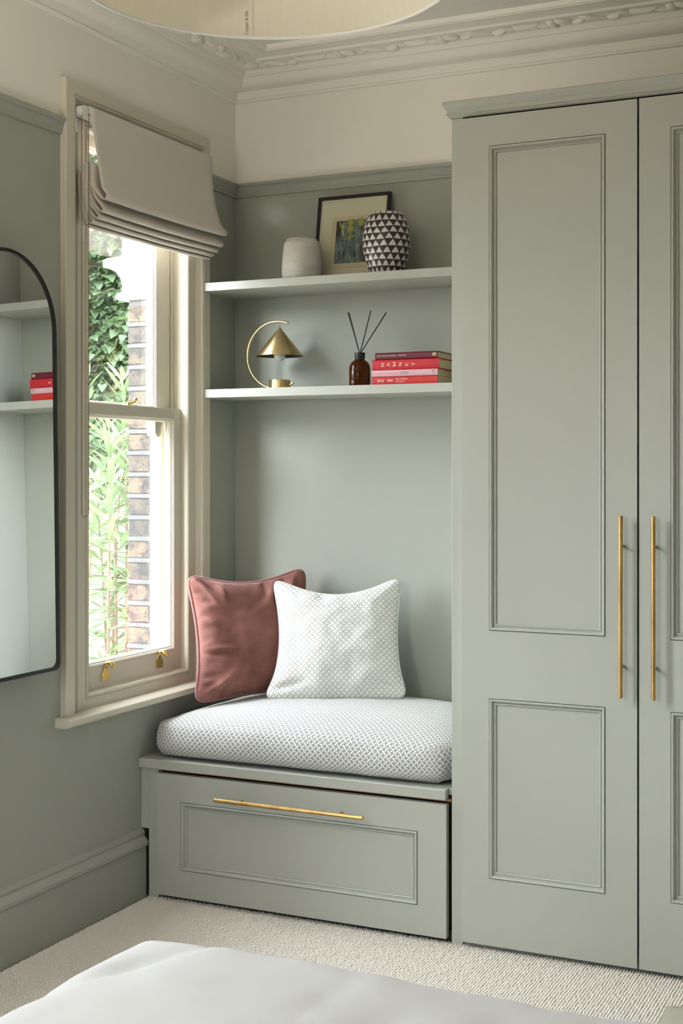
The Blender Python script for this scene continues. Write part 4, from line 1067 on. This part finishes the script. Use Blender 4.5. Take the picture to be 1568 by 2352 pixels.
# white stone capital: torus, cavetto and slab, carrying the block above
cp = [(-.169, 2.010), (-.296, 2.010), (-.306, 2.014), (-.310, 2.024), (-.306, 2.034), (-.294, 2.038), (-.284, 2.042), (-.284, 2.066), (-.292, 2.092), (-.310, 2.114), (-.334, 2.127), (-.346, 2.130), (-.366, 2.134), (-.368, 2.160), (-.350, 2.166), (-.284, 2.170), (-.284, 2.75), (-.169, 2.75)]
mk('capital', prism(cp, 'y', YP - .010, .12), 'whiteout', pier, bevel=.002)
mk('outer_jamb', box(-.168, -.120, -.326, -.276, .66, 2.545), 'whiteout', win1, bevel=.002)
mk('jamb_line', box(-.150, -.146, -.329, -.326, .66, 2.545), plain('grey_joint', (150, 150, 150), .9), win1)
tag(mk('stone_sill', box(-.34, -.128, -1.2, -.15, .56, .66), 'whiteout', loc=(-.24, -.65, .56), bevel=.006), 'white stone sill outside the sash window', 'stone sill')
# garden ground and boundary wall
gm = plain('pale_gravel', (170, 160, 150), .95, .15, 30, .4, 80, .004)
tag(mk('garden_ground', box(-7, -.17, -4, 6, -.5, -.42), gm), 'pale gravel garden ground seen low through the window', 'ground', kind='structure')
tag(mk('garden_wall', box(-5.5, -.3, 1.62, 1.80, -.42, 3.6), plain('pale_render', (176, 168, 160), .95, .08, 5, .3, 40, .003), loc=(-2.5, 1.7, -.42)), 'pale rendered garden wall behind the shrubs', 'garden wall')
def leaf_mat(name, a, b, tr, seed_attr=True):
    t = NT(name); oi = t.n('ShaderNodeObjectInfo'); geo = t.n('ShaderNodeNewGeometry')
    n = t.n('ShaderNodeTexNoise'); n.inputs['Scale'].default_value = 9; t.l(geo.outputs['Position'], n.inputs['Vector'])
    f = t.math('ADD', t.math('MULTIPLY', n.outputs['Fac'], .7), t.math('MULTIPLY', oi.outputs['Random'], .35), clamp=True)
    col_ = t.mix(f, lin(a), lin(b)); t.l(col_, t.b.inputs['Base Color']); t.b.inputs['Roughness'].default_value = .42
    tl = t.n('ShaderNodeBsdfTranslucent'); t.l(t.mix(.5, col_, lin(tr)), tl.inputs[0])
    mx = t.n('ShaderNodeMixShader'); mx.inputs[0].default_value = .38; t.l(t.b.outputs[0], mx.inputs[1]); t.l(tl.outputs[0], mx.inputs[2]); t.l(mx.outputs[0], t.out.inputs['Surface'])
    return t.m
M['oleander'] = leaf_mat('oleander_leaf', (68, 88, 72), (124, 142, 106), (150, 170, 108))
M['ivy'] = leaf_mat('ivy_leaf', (40, 62, 44), (112, 134, 96), (140, 164, 100))
M['stem'] = plain('shrub_bark', (122, 106, 90), .9, .15, 30, .4, 60)
def leaf_geo(L, W, kind):
    """flat-ish leaf along +x with a folded midrib and a droop"""
    if kind == 'lance': prof_ = [(0, .06), (.15, .55), (.4, 1), (.65, .85), (.88, .4), (1, .02)]
    else: prof_ = [(0, .35), (.08, .95), (.3, 1), (.6, .62), (.85, .25), (1, .02)]
    V, F = [], []
    for s, w in prof_:
        x = s * L; d = -.10 * L * s * s
        V += [(x, -w * W / 2, d + .12 * w * W), (x, 0, d), (x, w * W / 2, d + .12 * w * W)]
    for i in range(len(prof_) - 1):
        for k in (0, 1): F.append((3 * i + k, 3 * i + k + 1, 3 * i + 4 + k, 3 * i + 3 + k))
    return V, F
def leaf_mesh(L, W, kind, mat):
    v, f = leaf_geo(L, W, kind); me = bpy.data.meshes.new('leaf'); me.from_pydata(v, [], f)
    me.polygons.foreach_set('use_smooth', [True] * len(f)); me.materials.append(M[mat]); return me
# centre line of what the window lets one see of the garden
camp = Vector((2.512, -4.436, 1.4)); vdir = Vector((-.578, .834, 0))
def off_axis(p_): q = Vector(p_) - camp; q.z = 0; return (q - vdir * q.dot(vdir) / vdir.dot(vdir)).length
def frame_from(dirv_, roll):
    d = dirv_.normalized(); up = Vector((0, 0, 1)); s = up.cross(d)
    if s.length < .05: s = Vector((0, 1, 0))
    s.normalize(); n = d.cross(s)
    m = Matrix.Identity(3)
    for i, c_ in enumerate((d, s, n)):
        for r_ in range(3): m[r_][i] = c_[r_]
    return m @ Matrix.Rotation(roll, 3, 'X')
def plant_leaves(parent, items, meshes, geos, mat, limit, stuffname):
    items.sort(key=lambda it: off_axis(it[0])); rest = []
    for k, (pos, m3, sc) in enumerate(items):
        q = k % len(meshes)
        if k < limit:
            o = bpy.data.objects.new('leaf', meshes[q]); C.objects.link(o); o.parent = parent
            o.matrix_local = Matrix.Translation(Vector(pos) - parent.location) @ (m3.to_4x4() @ Matrix.Scale(sc, 4))
        else: rest.append(xf(geos[q], Matrix.Translation(pos) @ m3.to_4x4() @ Matrix.Scale(sc, 4)))
    if rest: tag(mk(stuffname, join(*rest), mat, parent, smooth=True), kind='stuff')
rs = random.Random(11)
def shrub(name, cx_, cy_, label, nst, hmin, hmax, spread, seed, limit, lo=.30):
    rr = random.Random(seed); root = empty(name, (cx_, cy_, -.42), label, 'shrub', 'garden shrubs'); items = []
    for s in range(nst):
        a = rr.uniform(0, 2 * math.pi); ln = rr.uniform(hmin, hmax); sp_ = rr.uniform(.15, 1) * spread
        b0 = Vector((cx_ + .10 * math.cos(a), cy_ + .10 * math.sin(a), -.42)); top = Vector((cx_ + sp_ * math.cos(a), cy_ + sp_ * math.sin(a), -.42 + ln))
        midp = (b0 + top) / 2 + Vector((rr.uniform(-.08, .08), rr.uniform(-.08, .08), 0))
        pts = []
        for k in range(13):
            t_ = k / 12; pts.append(b0 * (1 - t_) ** 2 + midp * 2 * t_ * (1 - t_) + top * t_ * t_)
        mk('stem', tube(pts, .01, 6, radii=[.013 * (1 - .75 * k / 12) for k in range(13)]), 'stem', root, smooth=True)
        z = lo * ln + rr.uniform(0, .06); roll0 = rr.uniform(0, 6)
        while z < ln:
            t_ = z / ln; p_ = b0 * (1 - t_) ** 2 + midp * 2 * t_ * (1 - t_) + top * t_ * t_; tip = t_ > .93
            for w in range(4 if tip else 3):
                az = roll0 + w * 2.094 + rr.uniform(-.4, .4); el = rr.uniform(.5, 1.1) if t_ > .8 else rr.uniform(-.55, .75)
                d = Vector((math.cos(az) * math.cos(el), math.sin(az) * math.cos(el), math.sin(el)))
                items.append((p_, frame_from(d, rr.uniform(-.7, .7)), rr.uniform(.75, 1.25)))
            roll0 += 1.05; z += .055 if t_ > .55 else .11
    g = [leaf_geo(.150, .024, 'lance'), leaf_geo(.130, .021, 'lance'), leaf_geo(.165, .026, 'lance')]
    ms = [leaf_mesh(.150, .024, 'lance', 'oleander'), leaf_mesh(.130, .021, 'lance', 'oleander'), leaf_mesh(.165, .026, 'lance', 'oleander')]
    plant_leaves(root, items, ms, g, 'oleander', limit, 'foliage'); return root
shrub('oleander_shrub', -.92, .50, 'tall shrub with narrow pale green leaves close outside the window', 9, 1.7, 2.45, .34, 21, 300, .30)
shrub('oleander_shrub', -1.60, 1.02, 'bushy narrow-leaved shrub farther back before the garden wall', 9, 1.5, 2.3, .42, 5, 120, .25)
# ivy over the upper part of the wall
iv = empty('ivy', (-1.7, 1.60, .8), 'dense ivy covering the top of the garden wall', 'ivy'); items = []
ri = random.Random(5)
for k in range(12500):
    x = -1.62 + ri.gauss(0, .36); z = 1.15 + (ri.random() ** .8) * 2.35 if k < 9500 else ri.uniform(2.0, 3.2)
    if z < 1.45 + .15 * math.sin(x * 5) and ri.random() < .75: continue
    thick = .28 + .14 * noise.noise(Vector((x * 3, z * 3, 0))); y = 1.60 - ri.random() ** .6 * max(.05, thick)
    az = -math.pi / 2 + ri.uniform(-1.3, 1.3); el = ri.uniform(-1.2, .1)
    d = Vector((math.cos(az) * math.cos(el), math.sin(az) * math.cos(el), math.sin(el)))
    items.append(((x, y, z), frame_from(d, ri.uniform(-.5, .5)), ri.uniform(.6, 1.25)))
g = [leaf_geo(.052, .050, 'ivy'), leaf_geo(.042, .040, 'ivy')]
plant_leaves(iv, items, [leaf_mesh(.052, .050, 'ivy', 'ivy'), leaf_mesh(.042, .040, 'ivy', 'ivy')], g, 'ivy', 300, 'foliage')
# a low leafy ground plant at the foot of the shrubs

# ------------------------------------------------------------------ added floor uplighter out of the frame, bouncing extra light off the ceiling
UX, UY = .42, -3.55
ul = empty('added_uplighter', (UX, UY, -.018), 'made-up brass floor uplighter outside the picture, added to brighten the ceiling and upper walls', 'added light')
mk('base', lathe([(.14, -.018), (.14, .004), (.02, .014), (.012, .03)], (UX, UY), 40), 'brass', ul, smooth=True, autosm=40)
mk('pole', tube([(UX, UY, .0), (UX, UY, 1.74)], .011, 12), 'brass', ul, smooth=True)
mk('bowl', lathe([(.02, 1.73), (.09, 1.745), (.15, 1.79), (.17, 1.84), (.165, 1.84), (.145, 1.795), (.085, 1.755), (.0, 1.745)], (UX, UY), 48, False), 'brass', ul, smooth=True, autosm=60)
lamp('added_uplight', 'AREA', (UX, UY, 1.815), (R(180), 0, 0), 50, (1.0, .92, .80), shape='DISK', size=.24)
